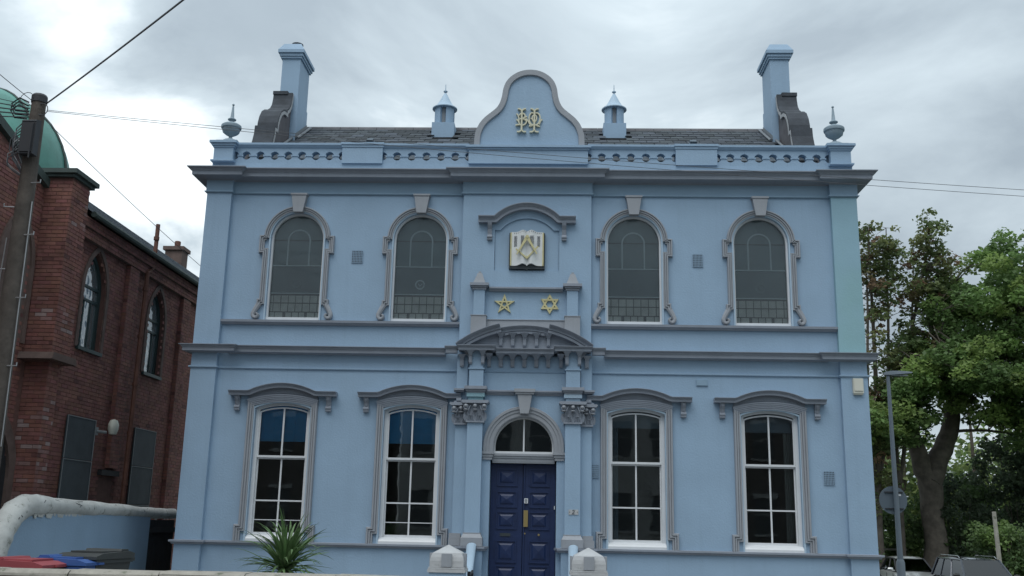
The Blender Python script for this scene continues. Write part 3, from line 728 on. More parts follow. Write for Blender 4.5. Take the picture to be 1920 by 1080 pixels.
# pilasters beside the door, with composite capitals
def capital(x0, x1, y, z0, z1, nm='capital'):
    cx = (x0+x1)/2; w = (x1-x0)/2; C = MB()
    C.prism([(x0+.09, z0+.03), (x1-.09, z0+.03), (x1-.075, z1-.1), (x1-.03, z1-.055), (x0+.03, z1-.055), (x0+.075, z1-.1)], y, -.11)
    o = C.build(nm, 'paint_grey', HALL)
    A = MB(); A.box(x0+.075, x1-.075, y-.03, -.11, z0, z0+.028); A.build('astragal', 'paint_grey', o); A = MB()
    ab = [(x0-.005, z1-.012), (x0, z1), (x1, z1), (x1+.005, z1-.012), (x1-.015, z1-.05), (x0+.015, z1-.05)]
    A.prism([(x0-.01, z1-.03), (x0, z1), (x1, z1), (x1+.01, z1-.03), (x1-.02, z1-.055), (x0+.02, z1-.055)], y-.09, -.11); A.build('abacus', 'paint_grey', o)
    V = MB()
    for s, px in ((-1, x0+.07), (1, x1-.07)):
        sp = []
        for k in range(15):
            a = 40*k; rr = .052*(1-.055*k); sp.append((px+s*rr*math.cos(R(a+60)), y-.05-.001*k, z1-.115+rr*math.sin(R(a+60))))
        V.tube(sp, [.014]*15, 6); V.lathe([(.002, -.03), (.02, -.025), (.028, 0)], px, 0, 0, 8) if False else V.box(px-.015, px+.015, y-.07, y-.03, z1-.13, z1-.1)
        V.tube([(px-.03*s+s*.0, y-.03, z0+.14), (px-.045*s, y-.05, z1-.2), (px-.09*s, y-.045, z1-.09)], [.012, .014, .01], 6)
    V.build('volute', 'paint_grey', o)
    for bx_ in (x0+.075, cx, x1-.075):
        B_ = MB(); B_.lathe([(.002, -.032), (.022, -.026), (.034, -.01), (.034, .01), (.022, .026), (.002, .032)], bx_, y-.075, z1-.105, 10); B_.build('bud', 'paint_mauve', o, smooth=True)
        B_ = MB(); B_.lathe([(.002, -.018), (.045, -.006), (.052, .004), (.03, .014), (.002, .018)], bx_, y-.065, z1-.178, 12); B_.build('leaf_curl', 'paint_mauve', o, smooth=True)
    F = MB()
    F.lathe([(.004, -.03), (.03, -.02), (.036, .0), (.03, .02), (.004, .03)], 0, 0, 0, 8)
    F.v = [(cx+a, y-.05+b*.6, z1-.085+c) for a, b, c in F.v]; F.build('rosette', 'paint_grey', o)
    Lf = MB()
    k0 = len(Lf.v)
    for lx, hh, ww, yy in ((x0+.085, .19, .045, -.03), (cx, .19, .05, -.035), (x1-.085, .19, .045, -.03), ((x0+.085+cx)/2, .13, .035, -.045), ((x1-.085+cx)/2, .13, .035, -.045)):
        rings = []
        for i in range(7):
            t = i/6; wv = ww*(.55+.75*math.sin(math.pi*min(1, t*.9+.1)))*(1 if t < .85 else .8)
            z = z0+.03+hh*t - (.035*(max(0, t-.8)/.2))
            yo = y-.012+yy*t*t-.035*max(0, t-.7)/.3
            rings.append([(lx-wv, yo+.012, z), (lx-wv*.4, yo-.008, z), (lx, yo+.004, z), (lx+wv*.4, yo-.008, z), (lx+wv, yo+.012, z), (lx, yo+.03, z)])
        Lf.loft(rings)
    Lf.build('acanthus_leaf', 'paint_grey', o, smooth=True)
for s in (-1, 1):
    cx = s*.90+.012; fx0, fx1 = cx-.14, cx+.14
    mb = MB(); mb.box(fx0, fx1, -.30, -.121, 1.36, 3.33); mb.build('pilaster', 'paint_blue', HALL)
    bx = (1.04, 1.258); mb = MB(); mb.box(s*bx[0], s*bx[1], -.17, -.1215, 1.30, 3.31); mb.build('pilaster', 'paint_blue', HALL)
    xb0, xb1 = sorted((s*.95, s*1.36)); capital(xb0, xb1, -.20, 3.295, 3.70)
    capital(cx-.245, cx+.245, -.31, 3.33, 3.735)
    # base
    mb = MB(); mb.box(cx-.195, cx+.195, -.40, -.122, 1.13, 1.27); mb.frustum(cx, -.25, 1.272, 1.34, .19, .145, .155, .085); mb.box(cx-.158, cx+.158, -.33, -.122, 1.342, 1.362)
    mb.build('pilaster_base', 'paint_mauve', HALL)
    x0, x1 = sorted((s*1.10, s*1.31)); mb = MB(); mb.box(x0, x1, -.26, -.1225, 1.13, 1.26); mb.box(x0+.0, x1-.02 if s > 0 else x1, -.2, -.1225, 1.262, 1.345) ; mb.build('pilaster_base', 'paint_mauve', HALL)
    mb = MB(); mb.box(cx-.20, cx+.20, -.42, -.1235, .03, 1.05); mb.build('pedestal', 'paint_blue', HALL)
    pth = [(s*.615, -.121), (s*.675, -.43), (s*1.125, -.43), (s*1.125, -.28), (s*1.33, -.28), (s*1.33, -.05)]
    pth = [(s*.64, -.13), (s*.69, -.42), (s*1.12, -.42), (s*1.12, -.27), (s*1.31, -.27), (s*1.31, 0)]
    mb = MB(); mb.sweep_plan(pth, [(-.25, 1.05), (.02, 1.05), (.03, 1.075), (.055, 1.09), (.055, 1.124), (-.25, 1.128)], side=1 if s < 0 else -1)
    mb.build('sill_course', 'paint_grey', HALL)
    # entablature blocks above the capital
    mb = MB(); mb.box(cx-.135, cx+.135, -.31, -.122, 3.736, 3.80); mb.box(cx-.165, cx+.165, -.35, -.122, 3.802, 3.872); mb.build('necking_block', 'paint_teal' if s < 0 else 'paint_pale', HALL)
    mb = MB(); mb.box(cx-.165, cx+.165, -.36, -.122, 3.874, 3.90); mb.box(cx-.18, cx+.18, -.38, -.122, 3.902, 3.935); mb.box(cx-.205, cx+.205, -.41, -.122, 3.937, 3.995)
    mb.build('impost_cornice', 'paint_grey', HALL)
    x0, x1 = sorted((s*1.11, s*1.30)); mb = MB(); mb.box(x0, x1, -.24, -.1, 3.90, 3.925); mb.box(x0, x1+.012 if s > 0 else x1, -.27, -.1, 3.927, 3.962)
    mb.build('impost_cornice', 'paint_grey', HALL); mb = MB(); mb.box(x0, x1, -.2, -.1, 3.70, 3.735); mb.box(x0+.05, x1-.05, -.23, -.1, 3.736, 3.79); mb.build('impost_block', 'paint_grey', HALL)
    mb = MB(); mb.box(cx-.132, cx+.132, -.30, -.122, 3.997, 4.318); mb.box(cx-.15, cx+.15, -.32, -.122, 4.32, 4.345); mb.box(cx-.125, cx+.125, -.30, -.122, 4.347, 4.66); mb.build('upper_pilaster', 'paint_blue', HALL)
    mb = MB(); mb.box(*sorted((s*1.06, s*1.26)), -.17, -.1225, 3.964, 4.6); mb.build('upper_pilaster', 'paint_blue', HALL)
# cornice between the impost blocks
mb = MB(); mb.prism_x([(-.121, 3.86), (-.14, 3.86), (-.15, 3.885), (-.17, 3.89), (-.17, 3.905), (-.20, 3.92), (-.20, 3.945), (-.121, 3.96)], -.705, DC-.19)
mb.build('impost_cornice', 'paint_grey', HALL); mb = MB()
mb.prism_x([(-.121, 3.86), (-.14, 3.86), (-.15, 3.885), (-.17, 3.89), (-.17, 3.905), (-.20, 3.92), (-.20, 3.945), (-.121, 3.96)], DC+.21, .725)
mb.build('impost_cornice', 'paint_grey', HALL)
mb = MB(); mb.prism_x([(-.12, 4.29), (-.14, 4.295), (-.15, 4.315), (-.12, 4.32)], -.78, .80); mb.build('string_moulding', 'paint_blue', HALL)
# brackets under and inside the pediment
def bracket(x, yb, yt, z0, z1, w=.036, wt=.085, name='bracket'):
    mb = MB()
    zt = z0+(z1-z0)*.62
    mb.prism_x([(yb, z0), (yb-.03, z0+.005), (yb-.045, z0+.03), (yb-.05, zt), (yb-.08, zt+.03), (yt, z1), (yb, z1)], x-w, x+w)
    # flared head
    rings = []
    for t, ww in ((0, w), (.45, w*1.25), (.75, w*1.8), (1, wt)):
        z = zt+(z1-zt)*t; yf = yb-.052+(yt-(yb-.052))*t
        rings.append([(x-ww, yf, z), (x+ww, yf, z), (x+ww, yb, z), (x-ww, yb, z)])
    mb.loft(rings); return mb.build(name, 'paint_grey', HALL)
for k in range(-2, 3):
    bracket(k*.2235, -.125, -.40, 4.385, 4.612)
    bracket(k*.2235, -.225, -.36, 4.76, 5.005, .030, .08)
for s in (-1, 1):
    cx = s*.90+.012
    for dx in (-.115, .115): bracket(cx+dx, -.305, -.46, 4.41, 4.658, .03, .08)
    bracket(s*1.17, -.18, -.3, 4.37, 4.60, .035, .08); bracket(cx-s*.225, -.13, -.4, 4.385, 4.612, .03, .07)
    for sg in (-1, 1):
        mb = MB(); mb.prism([(cx+sg*.127, 4.44), (cx+sg*.14, 4.44), (cx+sg*.15, 4.54), (cx+sg*.25, 4.658), (cx+sg*.127, 4.658)], -.29, -.2); mb.build('side_bracket', 'paint_grey', HALL)
# pediment
CP = [(0, 0), (.04, 0), (.06, .03), (.06, .045), (.09, .06), (.09, .1), (0, .12)]
def cor(x0, x1, y, z0, z1, name='pediment_cornice'):
    h = z1-z0; mb = MB()
    mb.box(x0, x1, y+.05, -.121, z0, z0+h*.52); q = [(y+.05, z0+h*.525), (y+.035, z0+h*.6), (y+.005, z0+h*.86), (y, z0+h*.9), (y, z1), (-.1214, z1), (-.1214, z0+h*.525)]; mb.prism_x(q, x0-.02, x1+.02); return mb.build(name, 'paint_grey', HALL)
cor(-.53, .55, -.42, 4.613, 4.707)
for s in (-1, 1):
    cor(*sorted((s*.56+.01, s*1.235+.01)), -.50, 4.66, 4.748)
    cor(*sorted((s*1.27, s*1.49+.01)), -.30, 4.63, 4.758, 'cornice_return')
mb = MB(); mb.box(-1.22, 1.24, -.22, -.1225, 4.709, 4.85)
mb.prism([(-1.2, 4.75)]+[(x, z) for x, z in arc(0, 3.115, 1.98, 90+36, 90-36, 24)]+[(1.2, 4.75)], -.215, -.1015); mb.build('tympanum', 'paint_grey', HALL)
pf = [(-.15, 0), (-.15, -.21), (-.105, -.21), (-.102, -.195), (-.096, -.195), (-.092, -.225), (-.055, -.225), (-.052, -.24), (-.045, -.24), (-.03, -.275), (-.008, -.305), (0, -.305), (0, 0)]
mb = MB(); mb.sweep_xz(arc(0, 3.115, 2.04, 90+14.2, 90-14.2, 18), [(a, -.1+b*.85) for a, b in pf], side=1); mb.build('pediment_arch', 'paint_grey', HALL)
for s in (-1, 1):
    a = arc(0, 3.115, 2.10, 90-s*12.9, 90-s*37.6, 14)
    mb = MB(); mb.sweep_xz(a, [(p, -.13+q*1.15) for p, q in pf], side=1 if s > 0 else -1)
    mb.build('pediment_arch', 'paint_grey', HALL)
# aedicule above
mb = MB(); mb.box(-.74, .76, -.15, -.1015, 4.95, 5.285); mb.box(-.74, .76, -.165, -.1015, 5.287, 5.30); mb.build('aedicule_base', 'paint_mauve', HALL)
for s in (-1, 1):
    cx = s*.887+.005
    mb = MB(); mb.box(cx-.145, cx+.145, -.25, -.1012, 4.95, 5.35); mb.box(cx-.155, cx+.155, -.26, -.1012, 5.351, 5.366); mb.build('aedicule_base', 'paint_mauve', HALL)
    mb = MB(); mb.box(cx-.105, cx+.105, -.22, -.1012, 5.367, 5.86); mb.build('aedicule_post', 'paint_blue', HALL)
    mb = MB(); mb.box(cx-.13, cx+.13, -.24, -.1012, 5.861, 5.90); mb.box(cx-.15, cx+.15, -.265, -.1012, 5.902, 5.93); mb.box(cx-.18, cx+.18, -.295, -.1012, 5.932, 5.985); mb.build('aedicule_cap', 'paint_grey', HALL)
    mb = MB(); z = 5.987
    for w_, h in ((.115, .055), (.09, .07), (.065, .07)): mb.frustum(cx, -.19, z, z+h, w_, w_*.75, w_-.018, (w_-.018)*.75); z += h
    mb.box(cx-.025, cx+.025, -.21, -.17, z, z+.035); mb.build('aedicule_obelisk', 'paint_mauve', HALL)
mb = MB(); mb.prism_x([(-.1015, 5.85), (-.14, 5.85), (-.15, 5.87), (-.18, 5.885), (-.20, 5.895), (-.20, 5.925), (-.1015, 5.935)], -.70, .71); mb.build('aedicule_rail', 'paint_grey', HALL)
# niche hood with consoles
path = [(-.94, 7.268), (-.615, 7.268)]+segarc(.005, .60, 7.28, .255, 18)+[(.625, 7.268), (.945, 7.268)]
mb = MB(); mb.sweep_xz(path, [(-.06, -.1015), (-.06, -.22), (-.005, -.22), (0, -.235), (.012, -.238), (.025, -.262), (.046, -.29), (.058, -.29), (.058, -.1015)], side=1); mb.build('niche_hood', 'paint_grey', HALL)
for s in (-1, 1):
    x = s*.72+.003; mb = MB()
    mb.prism_x([(-.1012, 7.20), (-.24, 7.20), (-.22, 7.15), (-.17, 7.08), (-.15, 6.98), (-.165, 6.93), (-.16, 6.90), (-.13, 6.87), (-.1012, 6.87)], x-.042, x+.042)
    mb.tube([(x-.05, -.15, 6.93), (x+.05, -.15, 6.93)], .033, 10); mb.tube([(x-.047, -.14, 6.885), (x+.047, -.14, 6.885)], .025, 10); mb.build('console', 'paint_grey', HALL)

# open book with square and compasses
BK = bpy.data.objects.new('book_emblem', None); col.objects.link(BK); BK.parent = HALL
BX0, BX1, BZ0, BZ1 = -.335, .357, 6.285, 7.02
bx = lambda u: BX0+(u-168)/(922-168)*(BX1-BX0); bz = lambda v: BZ1-(v-175)/(975-175)*(BZ1-BZ0)
mb = MB(); mb.prism([(bx(168), bz(185)), (bx(922), bz(185)), (bx(922), bz(965)), (bx(575), bz(968)), (bx(545), bz(985)), (bx(515), bz(968)), (bx(168), bz(960))], -.15, -.066); mb.build('book_cover', 'book_cover', BK)
mb = MB(); mb.box(bx(195), bx(220), -.185, -.151, bz(905), bz(185)); mb.box(bx(870), bx(895), -.185, -.151, bz(905), bz(185)); mb.build('page_edge', 'gold', BK)
def page(s):
    mb = MB(); rings = []
    for i in range(13):
        t = i/12; u = 545+(875-545)*t if s > 0 else 545-(545-218)*t
        bul = math.sin(math.pi*min(1, t*1.25))**.8 if t < .8 else 0
        bul = math.exp(-((t-.27)/.25)**2)
        y = -.17-.05*bul; zt = bz(175)+.035*bul; zb = bz(905)+.04*bul - (.012 if t < .04 else 0)
        rings.append([(bx(u), y, zb), (bx(u), y, zt), (bx(u), -.152, zt), (bx(u), -.152, zb)])
    mb.loft(rings); mb.build('book_page', 'book_page', BK, smooth=True)
page(-1); page(1)
mb = MB(); rr = random.Random(3)
for u0, u1 in ((275, 355), (415, 490), (600, 690), (725, 820)):
    v = 262
    while v < (500 if u0 in (275, 725) else 470):
        t = abs((u0+u1)/2-545)/330; y = -.17-.05*math.exp(-((t-.27)/.25)**2)-.004
        x = u0
        while x < u1-8:
            w_ = rr.uniform(8, 26); mb.box(bx(x), bx(min(u1, x+w_)), y, y+.003, bz(v+9), bz(v)); x += w_+rr.uniform(4, 8)
        v += 17
for i in range(15):
    u = 270+i*40
    if 520 < u < 575: continue
    t = abs(u-545)/330; y = -.17-.05*math.exp(-((t-.27)/.25)**2)-.004; z = bz(205)+.035*math.exp(-((t-.27)/.25)**2)
    mb.box(bx(u), bx(u+7), y, y+.003, z-.012, z+.012); mb.box(bx(u), bx(u+22), y, y+.003, z+.006, z+.012)
mb.build('page_print', 'ink', BK)
def bar2(mb, p, q, w0, w1, y0, y1):
    a = Vector((bx(p[0]), bz(p[1]))); b = Vector((bx(q[0]), bz(q[1]))); d = (b-a).normalized(); n = Vector((-d.y, d.x))
    mb.prism([tuple(a+n*w0), tuple(b+n*w1), tuple(b-n*w1), tuple(a-n*w0)], y0, y1)
mb = MB()
bar2(mb, (545, 300), (335, 680), .030, .009, -.262, -.236); bar2(mb, (550, 300), (755, 670), .030, .009, -.264, -.238)
mb.prism([(bx(550)+.03*math.cos(R(a)), bz(295)+.03*math.sin(R(a))) for a in range(0, 360, 30)], -.274, -.24); mb.build('compasses', 'gold', BK)
mb = MB(); mb.sweep_xz([(bx(305), bz(565)), (bx(548), bz(775)), (bx(790), bz(505))], [(-.0, -.232), (.028, -.232), (.028, -.215), (0, -.215)], side=1)
mb.box(bx(540), bx(556), -.235, -.16, bz(760), bz(700)); mb.build('set_square', 'gold', BK)

# two stars
def star(n, cx, cz, ro, label):
    St = bpy.data.objects.new('star', None)
    mb = MB(); pts = [(cx+ro*math.cos(R(90+360*k/n)), cz+ro*math.sin(R(90+360*k/n))) for k in range(n)]
    w = .027 if n == 5 else .034
    if n == 5: seq = [[0, 2], [2, 4], [4, 1], [1, 3], [3, 0]]
    else: seq = [[0, 2], [2, 4], [4, 0], [1, 3], [3, 5], [5, 1]]
    for k, (i, j) in enumerate(seq):
        a, b = Vector(pts[i]), Vector(pts[j]); c = Vector((cx, cz)); mdl = (a+b)/2
        inn = (c-mdl).normalized()*w; d = (b-a).normalized()
        q = w/math.tan(R(36 if n == 5 else 60))*1.0
        e = w/math.tan(R(18 if n == 5 else 30))
        mb.prism([tuple(a), tuple(b), tuple(b+inn-d*e*.98), tuple(a+inn+d*e*.98)], -.135-.0012*k, -.1018)
    o = mb.build('star', 'gold', HALL); tag(o, label)
star(5, -.402, 5.60, .205, 'five pointed gold star'); star(6, .461, 5.612, .195, 'six pointed gold star')

# vents, boxes, number plate
def grille(x0, x1, z0, z1, y, n=7, m_='vent_metal'):
    mb = MB(); mb.box(x0, x1, y-.004, y+.004, z0, z1); g = mb.build('air_vent', 'vent_metal', HALL)
    mb = MB()
    for k in range(n+1):
        x = x0+(x1-x0)*k/n; mb.box(x-.004, x+.004, y-.012, y-.0045, z0, z1)
        z = z0+(z1-z0)*k/n; mb.box(x0, x1, y-.014, y-.0125, z-.004, z+.004)
    mb.build('vent_grid', 'paint_blue', g)
grille(-3.41, -3.20, 6.42, 6.66, -.008); grille(3.20, 3.39, 6.405, 6.65, -.008); grille(1.272, 1.395, 2.38, 2.62, -.008); grille(5.49, 5.68, 2.335, 2.575, -.008)
mb = MB(); mb.box(3.216, 3.431, -.02, -.001, 4.107, 4.224); mb.box(3.225, 3.422, -.028, -.021, 4.115, 4.216); mb.build('wall_box', 'paint_blue_dark', HALL)
mb = MB(); mb.box(6.07, 6.255, -.17, -.101, 4.0, 4.27); mb.box(6.085, 6.24, -.185, -.171, 4.04, 4.26); mb.prism_x([(-.101, 3.97), (-.15, 3.97), (-.17, 4.0), (-.101, 4.0)], 6.08, 6.245)
tag(mb.build('alarm_box', 'box_cream', HALL), 'cream alarm box')
NP = MB(); NP.box(.845, 1.02, -.312, -.301, 1.712, 1.80); npo = NP.build('number_plate', 'coping_grey', HALL)
mb = strokes([smooth_path([(.912, 1.775), (.925, 1.788), (.945, 1.783), (.947, 1.765), (.925, 1.742), (.91, 1.728)], 3), [(.909, 1.727), (.953, 1.727)]], .009, -.318, -.3125)
for x in (.865, 1.0): mb.box(x-.006, x+.006, -.3175, -.3125, 1.75, 1.762)
mb.build('number_two', 'ink', npo)

# ============================================================ red brick church on the left
mat('brick_mat', (1, 1, 1), .85, attr=True, var=.25, vscale=3, bump=.4, bscale=60)
mat('mortar', (.14, .072, .06), .9, var=.2, vscale=6, bump=.4, bscale=50)
mat('copper_green', (.09, .26, .215), .55, var=.2, vscale=1.5, streak=.3)
mat('copper_dark', (.045, .065, .06), .7, var=.2, vscale=3)
mat('stone_dark', (.13, .09, .078), .9, var=.25, vscale=4, bump=.4)
mat('iron_pipe', (.15, .065, .045), .7, var=.25, vscale=5)
mat('mesh_panel', (.05, .062, .072), .7, var=.25, vscale=2, bump=.3, bscale=90)
mat('panel_edge', (.22, .24, .25), .6)
mat('window_green', (.03, .055, .055), .5)
mat('whitewash', (.50, .51, .49), .85, var=.2, vscale=2.2, bump=1.0, bscale=12, grime=((.17, .18, .15), 7, .57))
mat('sandstone', (.33, .31, .27), .9, var=.2, vscale=6, bump=.8, bscale=25, grime=((.14, .15, .11), 5, .56))
mat('rubble', (.17, .155, .13), .95, var=.3, vscale=5, bump=.8, bscale=18)
mat('timber_black', (.018, .019, .022), .75, var=.2, vscale=4)
mat('black_iron', (.02, .02, .024), .5)
CH = thing('brick_church', 'dark red brick church with green copper dome, pointed windows and slate roof', 'church', (-9.35, .2, 0))
CL = Vector((-9.35, .2, 0))
def cbuild(mb, name, m_, parent=CH, smooth=False, kind=None):
    mb.v = [(x-CL.x, y-CL.y, z-CL.z) for x, y, z in mb.v]
    o = mb.build(name, m_, parent, smooth)
    if kind: o['kind'] = kind
    return o
def lancet(yc, hw, zb, zs, n=6, h=None):     # pointed arch outline, from bottom left up and round
    r = 2*hw*.95; pts = [(yc-hw, zb), (yc-hw, zs)]
    a1 = math.degrees(math.acos((r-hw)/r))
    for i in range(1, n+1): a = a1*i/n; pts.append((yc-hw+r-r*math.cos(R(a)), zs+r*math.sin(R(a))))
    for i in range(n-1, -1, -1): a = a1*i/n; pts.append((yc+hw-r+r*math.cos(R(a)), zs+r*math.sin(R(a))))
    return pts+[(yc+hw, zb)]
def inside(poly, y, z):
    c = False; j = len(poly)-1
    for i in range(len(poly)):
        if (poly[i][1] > z) != (poly[j][1] > z) and y < (poly[j][0]-poly[i][0])*(z-poly[i][1])/(poly[j][1]-poly[i][1])+poly[i][0]: c = not c
        j = i
    return c
LW1, LW2 = lancet(1.13, .50, 4.80, 6.02), lancet(4.40, .50, 4.76, 5.98)
BR = MB(); rb = random.Random(11)
def brick_face(X, y0, y1, z0, z1, holes=(), face='x', top=None, white=(), d=.012):
    H = .077; L_ = .228; k = 0; z = z0
    while z < z1-.03:
        y = y0-(L_/2 if k % 2 else 0)
        while y < y1:
            a, b = max(y+.005, y0), min(y+L_-.005, y1); ym, zm = (a+b)/2, z+H/2
            if b-a > .04 and not any(inside(h, ym, zm) for h in holes) and (top is None or zm < top(ym)-.02):
                g = rb.uniform(.86, 1.12); c = (.205*g, .088*g*rb.uniform(.92, 1.1), .073*g*rb.uniform(.92, 1.1), 1)
                if rb.random() < .04: c = (.13*g, .055*g, .05*g, 1)
                for wy, wz, wr, wh, p in white:
                    if abs(ym-wy) < wr and abs(zm-wz) < wh and rb.random() < p*.7: q_ = rb.uniform(.2, .9); c = (.18+.13*q_, .06+.19*q_, .05+.19*q_, 1)
                e = d-.004+rb.uniform(-.003, .003); BR.cc = c; zt = min(z+H-.009, z1)
                if face == 'x':
                    BR.add([(X, a, z), (X, b, z), (X, b, zt), (X, a, zt), (X+e, a+.002, z+.002), (X+e, b-.002, z+.002), (X+e, b-.002, zt-.002), (X+e, a+.002, zt-.002)], [(4, 5, 6, 7), (0, 1, 5, 4), (1, 2, 6, 5), (2, 3, 7, 6), (3, 0, 4, 7)])
                else:
                    BR.add([(a, X, z), (b, X, z), (b, X, zt), (a, X, zt), (a+.002, X-e, z+.002), (b-.002, X-e, z+.002), (b-.002, X-e, zt-.002), (a+.002, X-e, zt-.002)], [(4, 5, 6, 7), (0, 1, 5, 4), (1, 2, 6, 5), (2, 3, 7, 6), (3, 0, 4, 7)])
            y += L_
        z += H; k += 1
def wall_x(mb, X0, X1, y0, y1, z0, z1, holes):      # holes are lancet outlines
    y = y0
    for h in sorted(holes, key=lambda q: q[0][0]):
        mb.box(X0, X1, y, h[0][0], z0, z1); mb.box(X0, X1, h[0][0], h[-1][0], z0, h[0][1])
        mb.prism_x([(h[0][0], z1)]+h[1:-1]+[(h[-1][0], z1)], X0, X1) if True else None
        y = h[-1][0]
    mb.box(X0, X1, y, y1, z0, z1)
DR = [(2.28, 0), (2.28, 2.33), (3.0, 2.33), (3.0, 0)]
mb = MB(); wall_x(mb, -9.4, -9.0, -.3, 9.5, -.2, 7.35, [LW1, LW2]); cbuild(mb, 'church_wall', 'mortar')
brick_face(-8.999, -.1, 9.5, .0, 7.0, [LW1, LW2, DR])
# projecting strips between the windows, corbelled band below the eaves
mb = MB()
for y0 in (2.5, 5.78, 9.0): mb.box(-8.998, -8.90, y0, y0+.5, 0 if y0 > 3 else 2.5, 6.95); brick_face(-8.899, y0, y0+.5, 0 if y0 > 3 else 2.5, 6.95); brick_face(y0-.0005, -8.99, -8.90, 0 if y0 > 3 else 2.5, 6.95, face='y')
mb.box(-8.998, -8.88, .03, 9.5, 6.96, 7.16); mb.box(-8.998, -8.82, .03, 9.5, 7.162, 7.36); cbuild(mb, 'corbel_band', 'stone_dark')
brick_face(-8.879, .03, 9.5, 6.96, 7.16); brick_face(-8.819, .03, 9.5, 7.165, 7.36)
mb = MB(); mb.prism_x([(-1, 0)]*0 or [(0, 0), (1, 0), (1, 1)], 0, 0) if False else None
# roof
mb = MB(); mb.add([(-8.74, .2, 7.43), (-11.0, .2, 9.06), (-11.0, 15, 9.06), (-8.74, 15, 7.43), (-13.3, .2, 7.43), (-13.3, 15, 7.43)], [(0, 1, 2, 3), (1, 4, 5, 2), (0, 4, 1), (3, 2, 5), (0, 3, 5, 4)])
cbuild(mb, 'roof', 'slate')
mb = MB(); sl = math.atan2(1.63, 2.26); rs = random.Random(5)
for k in range(12):
    for j in range(60):
        y = .2+j*.25+(k % 2)*.12; t0 = k*.232; g = rs.uniform(.7, 1.4); mb.cc = (g, g, g, 1)
        x0, z0 = -8.74-t0*math.cos(sl), 7.43+t0*math.sin(sl)+.02; x1, z1 = x0-.25*math.cos(sl), z0+.25*math.sin(sl)-.012
        mb.add([(x0, y, z0), (x0, y+.243, z0), (x1, y+.243, z1), (x1, y, z1), (x0, y, z0-.018), (x0, y+.243, z0-.018)], [(0, 1, 2, 3), (0, 1, 5, 4)])
cbuild(mb, 'roof_slates', 'slate', kind='stuff')
mb = MB(); mb.tube([(-8.70, .1, 7.40), (-8.70, 15, 7.40)], .06, 8); cbuild(mb, 'gutter', 'copper_dark')
mb = MB(); mb.tube([(-8.86, 3.62, 8.25), (-8.86, 3.62, 7.2), (-8.86, 3.32, 7.0), (-8.86, 3.3, 5.0), (-8.86, 3.28, .1)], .052, 8)
for z in (7.9, 6.6, 5.5, 4.4, 3.3, 2.2): mb.tube([(-8.86, 3.30+(.31 if z > 7.2 else 0), z-.04), (-8.86, 3.30+(.31 if z > 7.2 else 0), z+.04)], .068, 8)
cbuild(mb, 'soil_pipe', 'iron_pipe')
mb = MB(); mb.box(-11.8, -11.25, 11.3, 11.8, 8.4, 9.72); mb.box(-11.86, -11.19, 11.24, 11.86, 9.722, 9.84); cc = cbuild(mb, 'chimney', 'stone_dark')
mb = MB(); mb.lathe([(.09, 0), (.1, .2), (.08, .22)], -11.5, 11.5, 9.84, 10); mb.v = [(x-CL.x, y-CL.y, z) for x, y, z in mb.v]; mb.build('chimney_pot', 'iron_pipe', cc)
# lancet windows
for LW, yc, zb, zs in ((LW1, 1.13, 4.80, 6.02), (LW2, 4.40, 4.76, 5.98)):
    W = bpy.data.objects.new('lancet_window', None); col.objects.link(W); W.parent = CH
    def wb(mb, name, m_):
        mb.v = [(x-CL.x, y-CL.y, z) for x, y, z in mb.v]; return mb.build(name, m_, W)
    mb = MB()
    lw = lancet(yc, .455, zb+.03, zs)
    mb.sweep2(lw, [(-.045, -9.16), (.045, -9.16), (.045, -9.09), (-.045, -9.09)], lambda a, b, w: (w, a, b), side=1)
    for z in (zb+1.30, zb+1.02): mb.box(-9.15, -9.10, yc-.44, yc+.44, z, z+.05)
    for y in (-.15, .15): mb.box(-9.15, -9.105, yc+y-.014, yc+y+.014, zb+.05, zb+1.02)
    mb.box(-9.16, -8.93, yc-.54, yc+.54, zb-.05, zb+.02); wb(mb, 'window_frame', 'window_green')
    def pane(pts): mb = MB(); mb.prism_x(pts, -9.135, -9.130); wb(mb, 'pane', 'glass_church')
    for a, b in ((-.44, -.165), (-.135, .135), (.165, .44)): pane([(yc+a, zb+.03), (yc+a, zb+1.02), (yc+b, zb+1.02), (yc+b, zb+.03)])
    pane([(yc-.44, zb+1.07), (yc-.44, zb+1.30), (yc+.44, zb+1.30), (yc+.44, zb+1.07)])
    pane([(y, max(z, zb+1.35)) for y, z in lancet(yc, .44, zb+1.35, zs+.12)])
    mb = MB(); mb.box(-9.75, -9.7, yc-.6, yc+.6, zb-.2, zb+2.3); wb(mb, 'blind', 'dark_room')
    mb = MB(); mb.sweep2(lancet(yc, .56, zb, zs), [(-.05, -8.998), (.06, -8.998), (.06, -8.965), (-.05, -8.965)], lambda a, b, w: (w, a, b), side=1); wb(mb, 'window_arch', 'stone_dark')
# security mesh panels
for y0, y1, z0, z1 in ((.55, 1.78, .9, 3.44), (3.76, 4.98, .9, 3.48)):
    for k in range(3):
        za, zb_ = z0+(z1-z0)*k/3, z0+(z1-z0)*(k+1)/3; mb = MB(); mb.box(-8.97, -8.945, y0, y1, za+.006, zb_-.006)
        P_ = cbuild(mb, 'window_guard', 'mesh_panel')
        mb = MB(); mb.box(-8.944, -8.934, y0, y0+.02, za+.006, zb_-.006); mb.box(-8.944, -8.934, y1-.02, y1, za+.006, zb_-.006); mb.box(-8.944, -8.934, y0+.02, y1-.02, zb_-.022, zb_-.006)
        mb.v = [(x-CL.x, y-CL.y, z) for x, y, z in mb.v]; mb.build('guard_frame', 'panel_edge', P_)
mb = MB(); mb.box(-9.2, -9.001, 2.28, 3.0, 0, 2.33); mb.box(-9.0, -8.90, 2.2, 3.08, 2.34, 2.45); cbuild(mb, 'side_doorway', 'timber_black')
